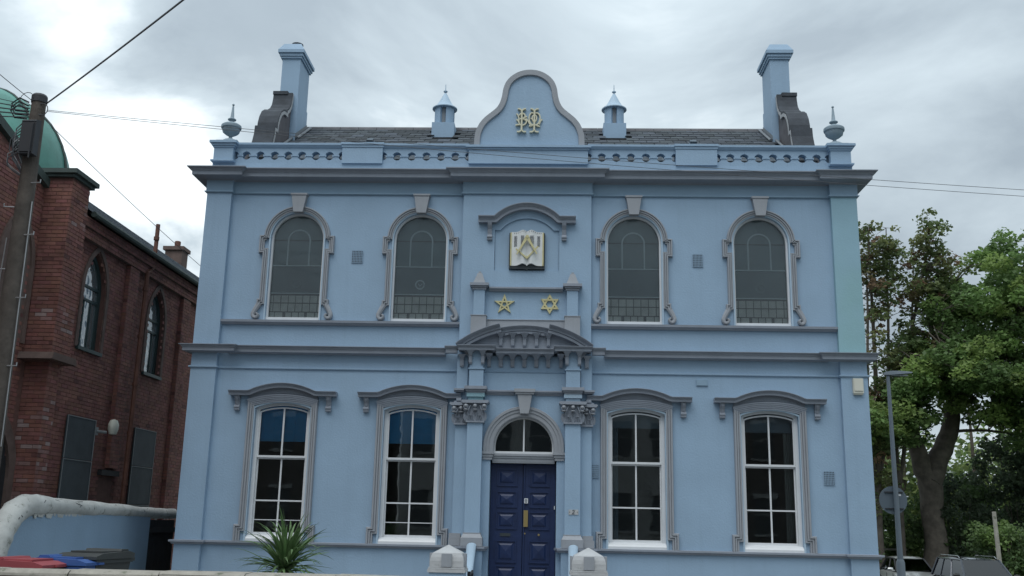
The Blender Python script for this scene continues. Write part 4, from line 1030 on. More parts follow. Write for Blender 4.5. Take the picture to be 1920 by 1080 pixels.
mb = MB(); mb.lathe([(.02, -.16), (.10, -.15), (.14, -.05), (.145, .05), (.10, .14), (.02, .16)], 0, 0, 0, 14); mb.v = [(-8.66+x*.7+CL.x*0, 1.98+y, 3.32+z) for x, y, z in mb.v]
fo = cbuild(mb, 'floodlight', 'box_cream', smooth=True)
mb = MB(); mb.tube([(-8.99, 1.85, 3.22), (-8.75, 1.9, 3.2)], .03, 6); mb.box(-9.0, -8.93, 1.80, 1.9, 3.14, 3.30); cbuild(mb, 'floodlight_bracket', 'panel_edge')
# buttress turret with corbel, and the porch side towards the street
mb = MB(); mb.box(-9.6, -8.80, -.68, .02, 4.3, 7.89); mb.box(-9.6, -8.90, -.52, -.12, -.1, 4.3); mb.box(-9.9, -9.35, -9, -.1, -.1, 7.5)
# sloping top of the porch side
mb.add([(-9.9, -9, 7.45), (-9.35, -9, 7.45), (-9.35, -.3, 7.45), (-9.9, -.3, 7.45), (-9.9, -9, 10.03), (-9.35, -9, 10.03), (-9.35, -.3, 7.56), (-9.9, -.3, 7.56)], [(0, 1, 2, 3), (4, 7, 6, 5), (0, 4, 5, 1), (1, 5, 6, 2), (2, 6, 7, 3), (3, 7, 4, 0)])
cbuild(mb, 'porch_wall', 'mortar')
BA = lancet(-1.35, .52, 4.6, 6.05); DA = lancet(-1.30, .62, 0, 2.15)
topf = lambda y: 7.52+(-.3-y)*.284
brick_face(-9.349, -5.5, -.68, 0, 9.6, [BA, DA], top=topf, white=((-.42, 6.3, .12, .9, .35),))
brick_face(-8.799, -.68, .02, 4.45, 7.86, white=((-.3, 5.15, .3, .35, .35), (-.35, 6.9, .12, .8, .3), (-.1, 7.4, .08, .6, .3)))
brick_face(-.6805, -9.55, -8.80, 4.45, 7.86, face='y', white=((-8.9, 5.2, .3, .3, .3),))
brick_face(-8.899, -.52, -.12, 0, 4.3, white=((-.3, 2.9, .2, .9, .4), (-.3, 1.9, .25, .5, .3)))
brick_face(-.5205, -9.35, -8.90, 0, 4.3, face='y', white=((-9.1, 3.2, .3, .5, .35), (-9.1, 1.9, .3, .6, .35)))
cbuild(BR, 'brickwork', 'brick_mat', kind='stuff')
mb = MB(); mb.box(-9.6, -8.74, -.76, .10, 7.89, 7.95); mb.box(-9.6, -8.68, -.82, .16, 7.952, 8.04)
mb.add([(-9.95, -9, 10.05), (-9.25, -9, 10.05), (-9.25, -.4, 7.59), (-9.95, -.4, 7.59), (-9.95, -9, 10.21), (-9.25, -9, 10.21), (-9.25, -.4, 7.76), (-9.95, -.4, 7.76)], [(0, 3, 2, 1), (4, 5, 6, 7), (0, 1, 5, 4), (1, 2, 6, 5), (2, 3, 7, 6), (3, 0, 4, 7)])
cbuild(mb, 'coping', 'copper_dark')
mb = MB(); mb.prism_x([(-.86, 4.32), (.12, 4.32), (.06, 4.45), (-.80, 4.45)], -9.6, -8.68); cbuild(mb, 'corbel', 'stone_dark')
mb = MB(); mb.prism_x(BA, -9.348, -9.342); mb.sweep2(BA, [(-.02, -9.345), (.09, -9.345), (.09, -9.30), (-.02, -9.30)], lambda a, b, w: (w, a, b), side=1); cbuild(mb, 'blind_arch', 'stone_dark')
mb = MB(); mb.prism_x(DA, -9.347, -9.341); cbuild(mb, 'arched_doorway', 'timber_black')
mb = MB(); mb.sweep2(DA, [(-.04, -9.345), (.20, -9.345), (.20, -9.28), (-.04, -9.28)], lambda a, b, w: (w, a, b), side=1); cbuild(mb, 'door_arch', 'stone_dark')
# dome
prof = [(2.07*math.cos(R(a))**.92, 1.95*math.sin(R(a))) for a in range(0, 88, 8)]+[(.12, 1.96), (.06, 2.2), (.01, 2.5)]
mb = MB(); mb.lathe([(2.12, -1.2), (2.12, -.02)]+prof, -11.8, .5, 8.32, 32); dm = cbuild(mb, 'dome', 'copper_green', smooth=True)
for k in range(12):
    a = R(30*k+8); mb = MB(); mb.tube([(-11.8+(r+.015)*math.cos(a), .5+(r+.015)*math.sin(a), 8.32+z) for r, z in prof[:11]], .028, 5); mb.v = [(x-CL.x, y-CL.y, z) for x, y, z in mb.v]; mb.build('dome_rib', 'copper_dark', dm)
mb = MB(); mb.box(-13.9, -9.9, -1.5, 2.6, -.1, 7.6); cbuild(mb, 'tower_base', 'stone_dark')

# ============================================================ garden wall, gate, front wall, piers
t = thing('garden_wall', 'light blue rendered garden wall with thick whitewashed rounded coping beside the church', 'wall', (-7.47, 1.3, 0))
TL = Vector((-7.47, 1.3, 0))
mb = MB(); mb.prism_x([(1.3, 0), (1.3, 1.52), (-3.2, 1.58), (-3.7, 1.46), (-4.0, 1.2), (-4.12, .9), (-7.3, .88), (-7.3, 0)], -7.54, -7.40)
mb.v = [(x-TL.x, y-TL.y, z) for x, y, z in mb.v]; mb.build('rendered_wall', 'paint_blue', t)
pp = smooth_path([(2.7, 1.58), (1.3, 1.585), (-.5, 1.625), (-2.2, 1.65), (-3.1, 1.665), (-3.55, 1.62), (-3.88, 1.42), (-4.08, 1.15), (-4.2, .92)], 5)
mb = MB(); n = len(pp); mb.tube([(-7.47, p[0], p[1]) for p in pp], [float(np.interp(p[0], [-4.2, -3.6, -2.5, 0, 2.7], [.20, .185, .138, .115, .098]))+.005*math.sin(i*1.7) for i, p in enumerate(pp)], 16)
rs = random.Random(8)
mb.v = [(x-TL.x+rs.uniform(-.009, .009), y-TL.y, z+rs.uniform(-.009, .009)) for x, y, z in mb.v]; cpo = mb.build('wall_coping', 'whitewash', t, smooth=True)
# broken lower edge of the whitewash, and hairline cracks
mb = MB(); y = -3.3
while y < 2.6:
    w_ = rs.uniform(.08, .3); h_ = rs.uniform(.015, .06); r_ = float(np.interp(y, [-4.2, -3.6, -2.5, 0, 2.7], [.20, .185, .138, .115, .098]))
    zc_ = float(np.interp(y, [-3.3, -2.2, -.5, 1.3, 2.7], [1.665, 1.65, 1.625, 1.585, 1.58])); zz_ = zc_-r_*.86
    mb.add([(-7.47+r_*.55, y, zz_+.02), (-7.47+r_*.55, y+w_, zz_+.02), (-7.47+r_*.52, y+w_*.8, zz_-h_), (-7.47+r_*.52, y+w_*.25, zz_-h_*.8), (-7.41, y, zz_), (-7.41, y+w_, zz_)], [(0, 1, 2, 3), (0, 4, 5, 1), (3, 2, 5, 4)]); y += w_*rs.uniform(.8, 1.3)
mb.v = [(x-TL.x, y-TL.y, z) for x, y, z in mb.v]; tag(mb.build('ragged_edge', 'whitewash', t), kind='stuff')
for k in range(9):
    y0 = (-3.95, -3.8, -3.5, -3.2, -2.6, -1.9, -1.2, -.2, .9)[k]; pts = []
    for j in range(5):
        y = y0+.05*j*rs.choice((-1, 1))+rs.uniform(0, .05); r_ = float(np.interp(y, [-4.2, -3.6, -2.5, 0, 2.7], [.20, .185, .138, .115, .098]))-.002
        zc_ = float(np.interp(y, [-4.2, -4.08, -3.88, -3.55, -3.1, -2.2, -.5, 1.3], [.92, 1.15, 1.42, 1.62, 1.665, 1.65, 1.625, 1.585])); a = R(5+j*13)
        pts.append((-7.47+r_*math.cos(a)-TL.x, y-TL.y, zc_+r_*math.sin(a)))
    mb = MB(); mb.tube(pts, .0045, 4); mb.build('crack', 'timber_black', cpo)
g = thing('side_gate', 'black boarded gate under the whitewashed coping between garden wall and hall', 'gate', (-7.45, 2.0, 0))
for k in range(9):
    mb = MB(); mb.box(-.02, .02, -.69+k*.153, -.69+k*.153+.147, .05, 1.45); mb.build('board', 'timber_black', g)
mb = MB(); mb.box(.021, .06, -.69, .68, 1.2, 1.3); mb.box(.021, .06, -.69, .68, .25, .35); mb.build('gate_rail', 'timber_black', g)
mb = MB(); mb.box(-7.38, -6.4, 3.2, 3.3, 0, 1.55); tag(mb.build('alley_screen', 'timber_black'), 'black timber screen closing the alley between church and hall', 'screen')
def frontwall(x0, x1, label):
    t = thing('front_wall', label, 'wall', ((x0+x1)/2, -7.5, 0)); c = (x0+x1)/2
    mb = MB(); mb.box(x0-c, x1-c, -.13, .13, 0, .90); mb.build('wall_core', 'mortar', t)
    rs = random.Random(int(x0*10)); z = .02
    while z < .9:
        h = rs.uniform(.11, .17); h = min(h, .90-z); x = x0-c
        while x < x1-c-.05:
            w_ = rs.uniform(.2, .45); e = rs.uniform(.0, .03); xe = min(x+w_-.012, x1-c)
            mb = MB(); mb.add([(x, -.131, z), (xe, -.131, z), (xe, -.131, z+h-.012), (x, -.131, z+h-.012), (x+.02, -.16-e, z+.02), (xe-.02, -.16-e, z+.015), (xe-.015, -.16-e, z+h-.03), (x+.015, -.16-e, z+h-.03)], [(4, 5, 6, 7), (0, 1, 5, 4), (1, 2, 6, 5), (2, 3, 7, 6), (3, 0, 4, 7)])
            mb.build('stone', 'rubble', t); x += w_
        z += h
    x = x0-c; k = 0
    while x < x1-c-.1:
        w_ = rs.uniform(.75, 1.15); xe = min(x+w_, x1-c)
        if x1-c-xe < .3: xe = x1-c
        mb = MB(); j = rs.uniform(-.008, .008)
        mb.prism_x([(-.20, .905), (.17, .905), (.17, .952+j), (.13, .978+j), (-.15, .978+j), (-.20, .948+j)], x+.006, xe-.006)
        # rough broken edges
        mb.v = [(a+rs.uniform(-.004, .004), b+rs.uniform(-.008, .008), c_+rs.uniform(-.006, .006)) for a, b, c_ in mb.v]
        mb.build('coping_stone', 'sandstone', t); x = xe; k += 1
    return t
frontwall(-7.4, -.785, 'low stone front wall with worn sandstone coping left of the gateway')
frontwall(1.15, 6.9, 'low stone front wall with worn sandstone coping right of the gateway')
def pier(x, label):
    t = thing('gate_pier', label, 'pier', (x, -7.5, 0), 0, 'gate piers at the front path')
    mb = MB(); mb.box(-.185, .185, -.185, .185, 0, 1.04); mb.build('pier_shaft', 'paint_blue', t)
    mb = MB(); mb.box(-.20, .20, -.20, .20, 1.042, 1.075); mb.box(-.192, .192, -.192, .192, 1.077, 1.095)
    pr = [(.18, 1.097), (.18, 1.16), (.172, 1.20), (.155, 1.24)]
    for (a, z0), (b, z1) in zip(pr[:-1], pr[1:]): mb.frustum(0, 0, z0, z1, a, a, b, b)
    mb.frustum(0, 0, 1.2405, 1.322, .155, .155, .008, .008); c = mb.build('pier_cap', 'coping_grey', t)
    for s in (-1, 1):
        mb = MB(); mb.box(-.055, .055, s*.17, s*.197, 1.10, 1.235); mb.build('cap_block', 'paint_mauve', c)
        mb = MB(); mb.box(s*.17, s*.197, -.055, .055, 1.10, 1.235); mb.build('cap_block', 'paint_mauve', c)
    return t
pier(-.575, 'grey capped blue gate pier left of the front path'); pier(.932, 'grey capped blue gate pier right of the front path')
for s, xt, xb, lab in ((-1, -.872, -.80, 'pale blue sloping stair wall left of the door'), (1, .93, .875, 'pale blue sloping stair wall right of the door')):
    t = thing('stair_wall', lab, 'stair wall', (xt, -.45, 0))
    mb = MB(); mb.prism_x([(0, 0), (0, 1.10), (-.15, 1.10), (-1.9, .42), (-1.9, 0)], -.05, .05); mb.v = [(x+(xb-xt)*(-y/1.9), y, z) for x, y, z in mb.v]; mb.build('stair_wall_body', 'paint_blue', t)
    mb = MB()
    rings = []
    for k, (y, z, w_) in enumerate([(.0, 1.145, .085), (-.15, 1.14, .085), (-1.0, .80, .075), (-1.95, .43, .062)]):
        cxx = (xb-xt)*(-y/1.9); rings.append([(cxx+w_*math.cos(R(a)), y+.02, z+.55*w_*math.sin(R(a))) for a in range(0, 181, 30)])
    mb.loft(rings); mb.build('stair_coping', 'paint_pale', t, smooth=True)
t = thing('iron_gate', 'black iron gate leaf swung open behind the left pier', 'gate', (-.365, -7.3, 0))
mb = MB(); mb.box(-.012, .012, 0, .5, 1.0, 1.02); mb.box(-.012, .012, 0, .5, .12, .14); mb.box(-.016, .016, -.02, .02, .05, 1.04); mb.box(-.012, .012, .48, .51, .1, 1.03); mb.build('gate_frame', 'black_iron', t)
for k in range(4):
    mb = MB(); mb.tube([(0, .1+k*.1, .14), (0, .1+k*.1, 1.0)], .007, 5); mb.build('bar', 'black_iron', t)

# ============================================================ wheelie bins
mat('bin_red', (.30, .06, .07), .5, var=.1); mat('bin_blue', (.04, .10, .30), .5, var=.1); mat('bin_dark', (.045, .05, .05), .5, var=.15, bump=.1); mat('rubber', (.02, .02, .02), .8)
def wheelie(loc, rz, m_, body, label, h=1.0, tilt=0):
    t = thing('wheelie_bin', label, 'bin', loc, rz, 'wheelie bins behind the front wall')
    mb = MB(); mb.frustum(0, 0, .06, h-.09, .20, .24, .27, .33); mb.box(-.29, .29, -.35, .35, h-.09, h-.05); mb.build('bin_body', body, t)
    mb = MB(); yb, yf = .36, -.38
    mb.prism_x([(yf, h-.045), (yf, h-.01), (yf+.12, h+.025), (yb-.1, h+.045), (yb, h+.02), (yb, h-.045)], -.305, .305); lid = mb.build('bin_lid', m_, t)
    mb = MB(); mb.box(-.23, .23, -.2, .2, h+.03, h+.05); mb.box(-.05, .05, yf-.03, yf, h-.04, h-.015); mb.prism_x([(.12, h+.045), (.28, h+.045), (.26, h+.07), (.14, h+.07)], -.27, .27); mb.build('lid_panel', m_, lid)
    mb = MB(); mb.tube([(-.25, .42, h-.06), (.25, .42, h-.06)], .017, 8); mb.box(-.26, -.22, .34, .43, h-.08, h-.04); mb.box(.22, .26, .34, .43, h-.08, h-.04); mb.build('bin_handle', body, t)
    for s in (-1, 1):
        mb = MB(); mb.tube([(s*.24, .26, .1), (s*.30, .26, .1)], .1, 14); mb.build('wheel', 'rubber', t)
wheelie((-5.72, -6.5, .03), R(86), 'bin_red', 'bin_dark', 'wheelie bin with red lid, leftmost behind the front wall', .95)
wheelie((-5.42, -6.0, .03), R(84), 'bin_blue', 'bin_blue', 'blue wheelie bin between the red and black ones', .965)
wheelie((-5.25, -5.7, .03), R(-14), 'bin_dark', 'bin_dark', 'dark grey wheelie bin nearest the hall', 1.03)

# ============================================================ cordyline
mat('blade_green', (.10, .17, .075), .55, attr=True, var=.15, vscale=6, trans=.2)
t = thing('spiky_palm', 'spiky green cordyline palm in front of the left ground floor window', 'plant', (-3.27, -4.0, 0))
mb = MB(); mb.tube([(0, 0, 0), (.02, 0, .4), (0, 0, .82)], [.07, .06, .05], 8); mb.build('stem', 'rubble', t)
bl = []
for k in range(10):
    mb = MB(); g = rnd.uniform(.6, 1.5); mb.cc = (g, g*rnd.uniform(.95, 1.1), g*.9, 1); rings = []
    n = 8; bend = rnd.uniform(.05, .42)
    for i in range(n+1):
        u = i/n; w = .018*(1-u)**.6*(.6+.8*min(1, u*3)); a = bend*u*u*1.6
        x = u*math.cos(a); z = -u*math.sin(a)
        rings.append([(x, -w, z+w*.5), (x, 0, z), (x, w, z+w*.5)])
    mb.loft(rings, cap=False, closed=False); bl.append(mb.mesh('leaf'))
for k in range(180):
    o = mk('leaf', bl[k % 10], 'blade_green', t); el = rnd.betavariate(1.5, 1.1)*88+1
    if k < 28: el = rnd.uniform(-2, 25)
    o.location = (rnd.uniform(-.03, .03), rnd.uniform(-.03, .03), .84+rnd.uniform(-.08, .06))
    o.rotation_euler = (rnd.uniform(-.5, .5), -R(el), rnd.uniform(0, 6.283)); L_ = rnd.uniform(.62, .95)*(.82 if el < 30 else 1.0); o.scale = (L_, 1.15, L_)

# ============================================================ telegraph pole and cables
mat('pole_wood', (.085, .072, .062), .9, var=.3, vscale=5, bump=.8, bscale=22, streak=.4)
mat('pole_box', (.03, .032, .038), .6); mat('cable_black', (.07, .075, .085), .6); mat('galvanised', (.45, .46, .47), .4, metal=.6); mat('loop_white', (.22, .23, .24), .6)
PX, PY = -7.80, -4.0
t = thing('telegraph_pole', 'weathered wooden telegraph pole with a black junction box in front of the church', 'telegraph pole', (PX, PY, 0))
mb = MB(); mb.tube([(0, 0, 0), (-.005, 0, 3), (0, 0, 5.5), (.008, 0, 8.08)], [.185, .165, .138, .108], 18); mb.build('pole_shaft', 'pole_wood', t, smooth=True)
mb = MB(); mb.tube([(.008, 0, 7.98), (.008, 0, 8.085), (.008, 0, 8.12)], [.125, .125, .10], 10); mb.build('pole_cap', 'pole_box', t)
mb = MB(); mb.box(-.08, .15, -.25, -.10, 7.03, 7.57); mb.box(-.06, .13, -.265, -.251, 7.06, 7.54); mb.prism_x([(-.26, 7.571), (-.1, 7.571), (-.1, 7.63), (-.23, 7.60)], -.08, .15); mb.build('junction_box', 'pole_box', t)
mb = MB(); mb.box(.10, .12, -.28, -.266, 6.95, 7.52); mb.build('conduit', 'pole_box', t)
rs = random.Random(4)
for k in range(9):
    a = rs.uniform(0, 1); mb = MB(); x0 = -.22-rs.uniform(0, .1)
    mb.tube(smooth_path3 if False else [(-.10, -.2, 7.55-.06*k), (x0+.06, -.22, 7.45-.06*k), (x0+.05, -.2, 7.25-.05*k), (x0+.12, -.18, 7.1-.04*k), (-.08, -.1, 6.95-.03*k)], .009, 6); mb.build('cable_loop', 'loop_white' if k % 3 == 1 else 'cable_black', t)
for k in range(6):
    mb = MB(); z = 7.95-.06*(k % 3); c = [(-.1, -.1, z), (-.25, -.12, z+.07), (-.38, -.1, z-.02), (-.3, -.1, z-.14), (-.1, -.1, z-.16)]
    mb.tube([tuple(v) for v in c], .013, 6); mb.build('cable_loop', 'cable_black', t)
mb = MB(); mb.tube([(.12+.09*math.cos(R(a)), -.08, 7.84+.1*math.sin(R(a))) for a in range(-150, 150, 25)], .008, 6); mb.build('cable_loop', 'cable_black', t)
mb = MB(); mb.tube([(-.16+.12*math.cos(R(a)), -.06, 8.0+.14*math.sin(R(a))) for a in range(20, 300, 25)], .006, 6); mb.build('cable_loop', 'cable_black', t)
for k, z in enumerate((7.3, 6.6, 6.2, 5.75, 5.2, 4.75, 4.2, 3.7, 3.2)):
    s = 1 if k % 2 else -1; r = .13+.02*(7-z)/3
    mb = MB(); mb.tube([(s*r*.8, -.08, z), (s*(r+.13), -.10, z), (s*(r+.13), -.10, z+.05)], .010, 6); mb.build('step_iron', 'galvanised', t)
mb = MB(); mb.tube([(.145, -.05, 6.3), (.17, -.06, 4.5), (.19, -.06, 2.5)], .009, 5); mb.tube([(-.16, -.08, 5.7), (-.18, -.1, 4.6), (-.22, -.1, 3)], .009, 5); mb.build('earth_wire', 'galvanised', t)
def cable(p, q, sag, r, label, n=24):
    P_ = []
    for i in range(n+1):
        u = i/n; v = Vector(p).lerp(Vector(q), u); v.z -= sag*4*u*(1-u); P_.append(v-Vector(p))
    mb = MB(); mb.tube(P_, r, 5); o = mb.build('overhead_cable', 'cable_black', None, loc=p); tag(o, label, 'cable', 'overhead cables from the telegraph pole')
cable((-7.65, -4.0, 7.86), (12.5, -2.2, 7.02), .11, .0045, 'upper of the two thin cables crossing in front of the hall')
cable((-7.65, -4.0, 7.84), (12.5, -2.2, 6.90), .13, .0045, 'lower of the two thin cables crossing in front of the hall')
cable((-7.66, -4.0, 7.98), (1.6, -13.8, 7.25), .10, .013, 'thick cable rising from the pole top towards the upper edge')
cable((-7.69, -3.95, 7.72), (-7.75, 8.5, 7.1), .12, .006, 'thin cable running down from the pole behind the hall')
cable((-7.88, -4.02, 8.0), (-7.3, -9.5, 7.72), .05, .006, 'single thin cable reaching the pole top from the left edge')
for k, (dz, sg, r_) in enumerate(((7.78, .05, .006), (7.72, .12, .010), (7.66, .2, .012), (7.60, .26, .012), (7.55, .34, .010))):
    cable((-7.9, -4.05, 7.92-.05*k), (-12.5, -7.2, dz+.35-.02*k), sg, r_, ('topmost', 'second', 'middle', 'fourth', 'lowest')[k]+' of the bundled cables left of the pole, over the dome')

# ============================================================ lamp and sign
mat('lamp_grey', (.13, .16, .19), .5, var=.08); mat('sign_grey', (.10, .13, .16), .6, var=.06)
t = thing('street_lamp', 'tall grey street lamp with flat head at the right corner of the hall', 'street lamp', (9.47, 8.0, -.8))
mb = MB(); mb.tube([(0, 0, 0), (0, 0, 1.55), (0, 0, 1.62)], [.105, .105, .075], 12); mb.tube([(0, 0, 1.6), (0, 0, 6.35)], [.072, .045], 12); mb.build('lamp_post', 'lamp_grey', t, smooth=True)
mb = MB(); rings = [[(x, -w, z), (x, w, z), (x, w*.8, z+h), (x, -w*.8, z+h)] for x, w, z, h in ((-.10, .05, 6.36, .07), (.05, .09, 6.36, .11), (.3, .11, 6.38, .09), (.62, .08, 6.42, .03))]; mb.loft(rings); mb.build('lamp_head', 'lamp_grey', t)
mb = MB(); mb.box(.1, .5, -.07, .07, 6.34, 6.365); mb.build('lamp_lens', 'panel_edge', t)
t = thing('road_sign', 'round road sign seen from its grey back, fixed to the street lamp', 'sign', (9.47, 8.08, 2.31))
mb = MB(); mb.tube([(-.03, .06, -.01), (-.03, .075, -.01)], .36, 32); mb.build('sign_disc', 'sign_grey', t)
for z in (-.24, .18):
    mb = MB(); mb.box(-.25, .22, .03, .059, z, z+.03); mb.build('bracket', 'pole_box', t)
mb = MB(); mb.box(.10, .17, .05, .0595, .10, .15); mb.build('sticker', 'paint_white', t)
t = thing('wooden_post', 'slim leaning wooden post among the shrubs behind the dark car', 'post', (17.95, 21.8, -1.07))
mb = MB(); mb.tube([(0, 0, 0), (-.08, 0, 3.37)], [.10, .08], 8); mb.build('post_body', 'sandstone', t)
t = thing('timber_rail', 'low pale timber rail beyond the right corner of the hall', 'rail', (16.6, 31, -.8))
for k, z in enumerate((1.35, 1.0)):
    mb = MB(); mb.box(-.9, 1.0, -.02, .02, z, z+.09); mb.build('rail', 'sandstone', t)
for x in (-.7, .8):
    mb = MB(); mb.box(x-.04, x+.04, .021, .09, 0, 1.5); mb.build('rail_post', 'sandstone', t)

# ============================================================ cars
mat('car_silver', (.55, .56, .55), .28, metal=.7, coat=.5); mat('car_dark', (.03, .036, .048), .18, metal=.6, coat=.8)
mat('tyre', (.02, .02, .02), .85); mat('rim', (.4, .4, .42), .35, metal=.8); mat('trim_black', (.015, .015, .016), .5); mat('lamp_clear', (.7, .72, .74), .1, spec=.8)
mat('plate_white', (.7, .7, .68), .5); mat('car_seat', (.03, .03, .032), .9); mat('chrome', (.6, .61, .62), .15, metal=1.0)
def car(name, label, loc, rz, m_, Lc, Wc, Hc, suv):
    """built with the front towards -Y"""
    t = thing(name, label, 'car', loc, rz)
    b = MB(); h = Wc/2; belt = Hc*.62; f = -Lc/2; r_ = Lc/2
    # lower body: cross-sections along the length
    st = [(f, .30, .42, .52, .80), (f+.08, .22, .58, .66, .90), (f+.35, .20, .64, .74, .97), (f+.95, .20, belt-.14, belt-.05, 1.0), (f+1.25, .20, belt-.10, belt-.01, 1.0), (f+2.2, .2, belt-.10, belt, 1.0), (r_-1.0, .2, belt-.08, belt+.02, 1.0), (r_-.35, .22, belt-.10, belt, .97), (r_-.06, .28, belt-.16, belt-.05, .90), (r_, .4, belt-.3, belt-.18, .80)]
    rings = []
    for y, z0, z1, z2, wf in st:
        w = h*wf; c = .06 if y < f+1.1 else .02
        rings.append([(-w*.93, y, z0), (w*.93, y, z0), (w, y, z0+.14), (w*1.0, y, (z0+z1)/2+.05), (w*.975, y, z1), (w*.80, y, z2), (0, y, z2+c), (-w*.80, y, z2), (-w*.975, y, z1), (-w*1.0, y, (z0+z1)/2+.05), (-w, y, z0+.14)])
    b.loft(rings); body = b.build('body', m_, t, smooth=True)
    # cabin: glasshouse pillars and roof
    wb, wr = h*.86, h*.68
    yw0, yw1 = f+1.22, f+1.22+(.72 if suv else .80); yr0, yr1 = (r_-.12, r_-.42) if suv else (r_-.55, r_-1.1); zr = Hc
    bm_ = belt-.03
    roof = MB(); rings = []
    for k in range(9):
        u = k/8; y = yw1+(yr1-yw1)*u; z = zr-.045*(2*u-1)**2-.02*(1 if k in (0, 8) else 0); rings.append([(-wr-.02, y, z-.07), (-wr+.06, y, z-.018), (-wr*.5, y, z+.008), (0, y, z+.015), (wr*.5, y, z+.008), (wr-.06, y, z-.018), (wr+.02, y, z-.07), (0, y, z-.05)])
    roof.loft(rings); roof.build('roof', m_, t, smooth=True)
    zt = zr-.085
    for s in (-1, 1):
        P_ = MB()
        A0, A1 = (s*wb, yw0, bm_), (s*wr, yw1, zt); C0, C1 = (s*wb, yr0, bm_), (s*wr, yr1, zt)
        P_.tube([A0, A1], .038, 6); P_.tube([C0, C1], .055 if suv else .05, 6); P_.tube([A1, C1], .034, 6)
        for u in ((.40, .72) if suv else (.48,)):
            P_.tube([(s*(wb+.004), yw0+(yr0-yw0)*u, bm_), (s*(wr+.004), yw1+(yr1-yw1)*u, zt)], .030, 6)
        P_.build('pillars', 'trim_black' if not suv else m_, t)
    def quad(nm, a, b_, c, d, m2='car_glass', parent=t):
        q = MB(); A, B, C, D_ = map(Vector, (a, b_, c, d)); nrm = (B-A).cross(D_-A).normalized()*.004
        q.add([tuple(v+nrm) for v in (A, B, C, D_)]+[tuple(v-nrm) for v in (A, B, C, D_)], [(0, 1, 2, 3), (7, 6, 5, 4), (0, 4, 5, 1), (1, 5, 6, 2), (2, 6, 7, 3), (3, 7, 4, 0)]); return q.build(nm, m2, parent)
    quad('windscreen', (-wb, yw0, bm_), (wb, yw0, bm_), (wr, yw1, zt), (-wr, yw1, zt)); quad('rear_window', (-wb, yr0, bm_), (wb, yr0, bm_), (wr, yr1, zt), (-wr, yr1, zt))
    us = (0, .40, .72, 1) if suv else (0, .48, 1)
    for s in (-1, 1):
        for a, b_ in zip(us[:-1], us[1:]):
            y0, y1 = yw0+(yr0-yw0)*a, yw0+(yr0-yw0)*b_; t0, t1 = yw1+(yr1-yw1)*a, yw1+(yr1-yw1)*b_
            quad('side_window', (s*wb, y0, bm_), (s*wb, y1, bm_), (s*wr, t1, zt), (s*wr, t0, zt))
            if b_ < 1 or suv:
                pass
        for yy in (yw0+.25, yw0+(yr0-yw0)*us[1]+.02):
            d_ = MB(); d_.box(s*h*.985, s*h*1.012, yy+.55, yy+.75, belt-.26, belt-.225); d_.build('door_handle', 'chrome' if suv else m_, t)
            l_ = MB(); l_.box(s*h*.985, s*h*1.004, yy-.1, yy-.09, .35, belt-.1); l_.build('door_seam', 'trim_black', t)
        mr = MB(); mr.lathe([(.01, -.11), (.07, -.10), (.095, 0), (.08, .09), (.02, .11)], 0, 0, 0, 10); mr.v = [(s*(h+.06)+z*1.0, yw0+.24+y*.7, bm_+.10+x*.8) for x, y, z in mr.v]; mr.tube([(s*wb, yw0+.24, bm_+.04), (s*(h+.02), yw0+.24, bm_+.07)], .02, 6); mr.build('wing_mirror', 'trim_black' if suv else m_, t, smooth=True)
        hl = MB(); hl.loft([[(s*h*.42, f+.03, .60), (s*h*.42, f+.06, .72), (s*h*.46, f+.16, .74), (s*h*.46, f+.2, .6)], [(s*h*.90, f+.13, .62), (s*h*.90, f+.18, .77), (s*h*.93, f+.40, .80), (s*h*.93, f+.40, .66)]]); hl.build('headlight', 'lamp_clear', t)
        tl = MB(); tl.box(s*h*.62, s*h*.90, r_-.05, r_+.01, belt-.35, belt-.18); tl.build('tail_light', 'bin_red', t)
        for yy in (f+.85, r_-.85):
            w_ = MB(); w_.tube([(s*(h-.20), yy, .33), (s*(h-.005), yy, .33)], .33, 20); wo = w_.build('wheel', 'tyre', t)
            w_ = MB(); w_.tube([(s*(h-.02), yy, .33), (s*(h+.005), yy, .33)], .21, 16)
            for k in range(5): a = R(72*k); w_.tube([(s*(h+.01), yy, .33), (s*(h+.01), yy+.19*math.cos(a), .33+.19*math.sin(a))], .022, 5)
            w_.build('rim', 'rim', wo)
            ar = MB(); ar.tube([(s*(h-.01), yy+.37*math.cos(R(a)), .33+.37*math.sin(R(a))) for a in range(0, 181, 20)], .028, 6); ar.build('wheel_arch', 'trim_black', t)
        if suv:
            rr = MB(); rr.tube([(s*(wr-.02), yw1+.15, zr-.03), (s*(wr-.02), yw1+.3, zr+.035), (s*(wr-.02), yr1-.25, zr+.035), (s*(wr-.02), yr1-.1, zr-.03)], .016, 6); rr.build('roof_rail', 'chrome', t)
    gr = MB(); gr.box(-h*.38, h*.38, f-.01, f+.05, .50, .68); gr.build('grille', 'trim_black', t)
    gr = MB(); gr.box(-.26, .26, f-.03, f-.012, .36, .47); gr.build('licence_plate', 'plate_white', t)
    st_ = MB(); st_.box(-h*.7, h*.7, yw0+.9, yw0+1.05, .6, belt+.16); st_.box(-h*.7, h*.7, yw0+1.95, yw0+2.1, .6, belt+.1); st_.box(-h*.8, h*.8, yw0+.05, yw0+.3, belt-.2, belt-.02)
    for x in (-.38, .38): st_.box(x-.11, x+.11, yw0+.92, yw0+1.02, belt+.16, belt+.34)
    st_.build('seats', 'car_seat', t)
    wp = MB()
    for x in (-.55, .05): wp.tube([(x, yw0-.01, bm_+.03), (x+.5, yw0+.06, bm_+.09)], .008, 4)
    wp.build('wiper', 'trim_black', t)
car('parked_suv', 'dark estate car with chrome roof rails parked at the bottom right', (15.3, 17.6, -1.06), R(-2), 'car_dark', 4.6, 1.86, 1.72, True)
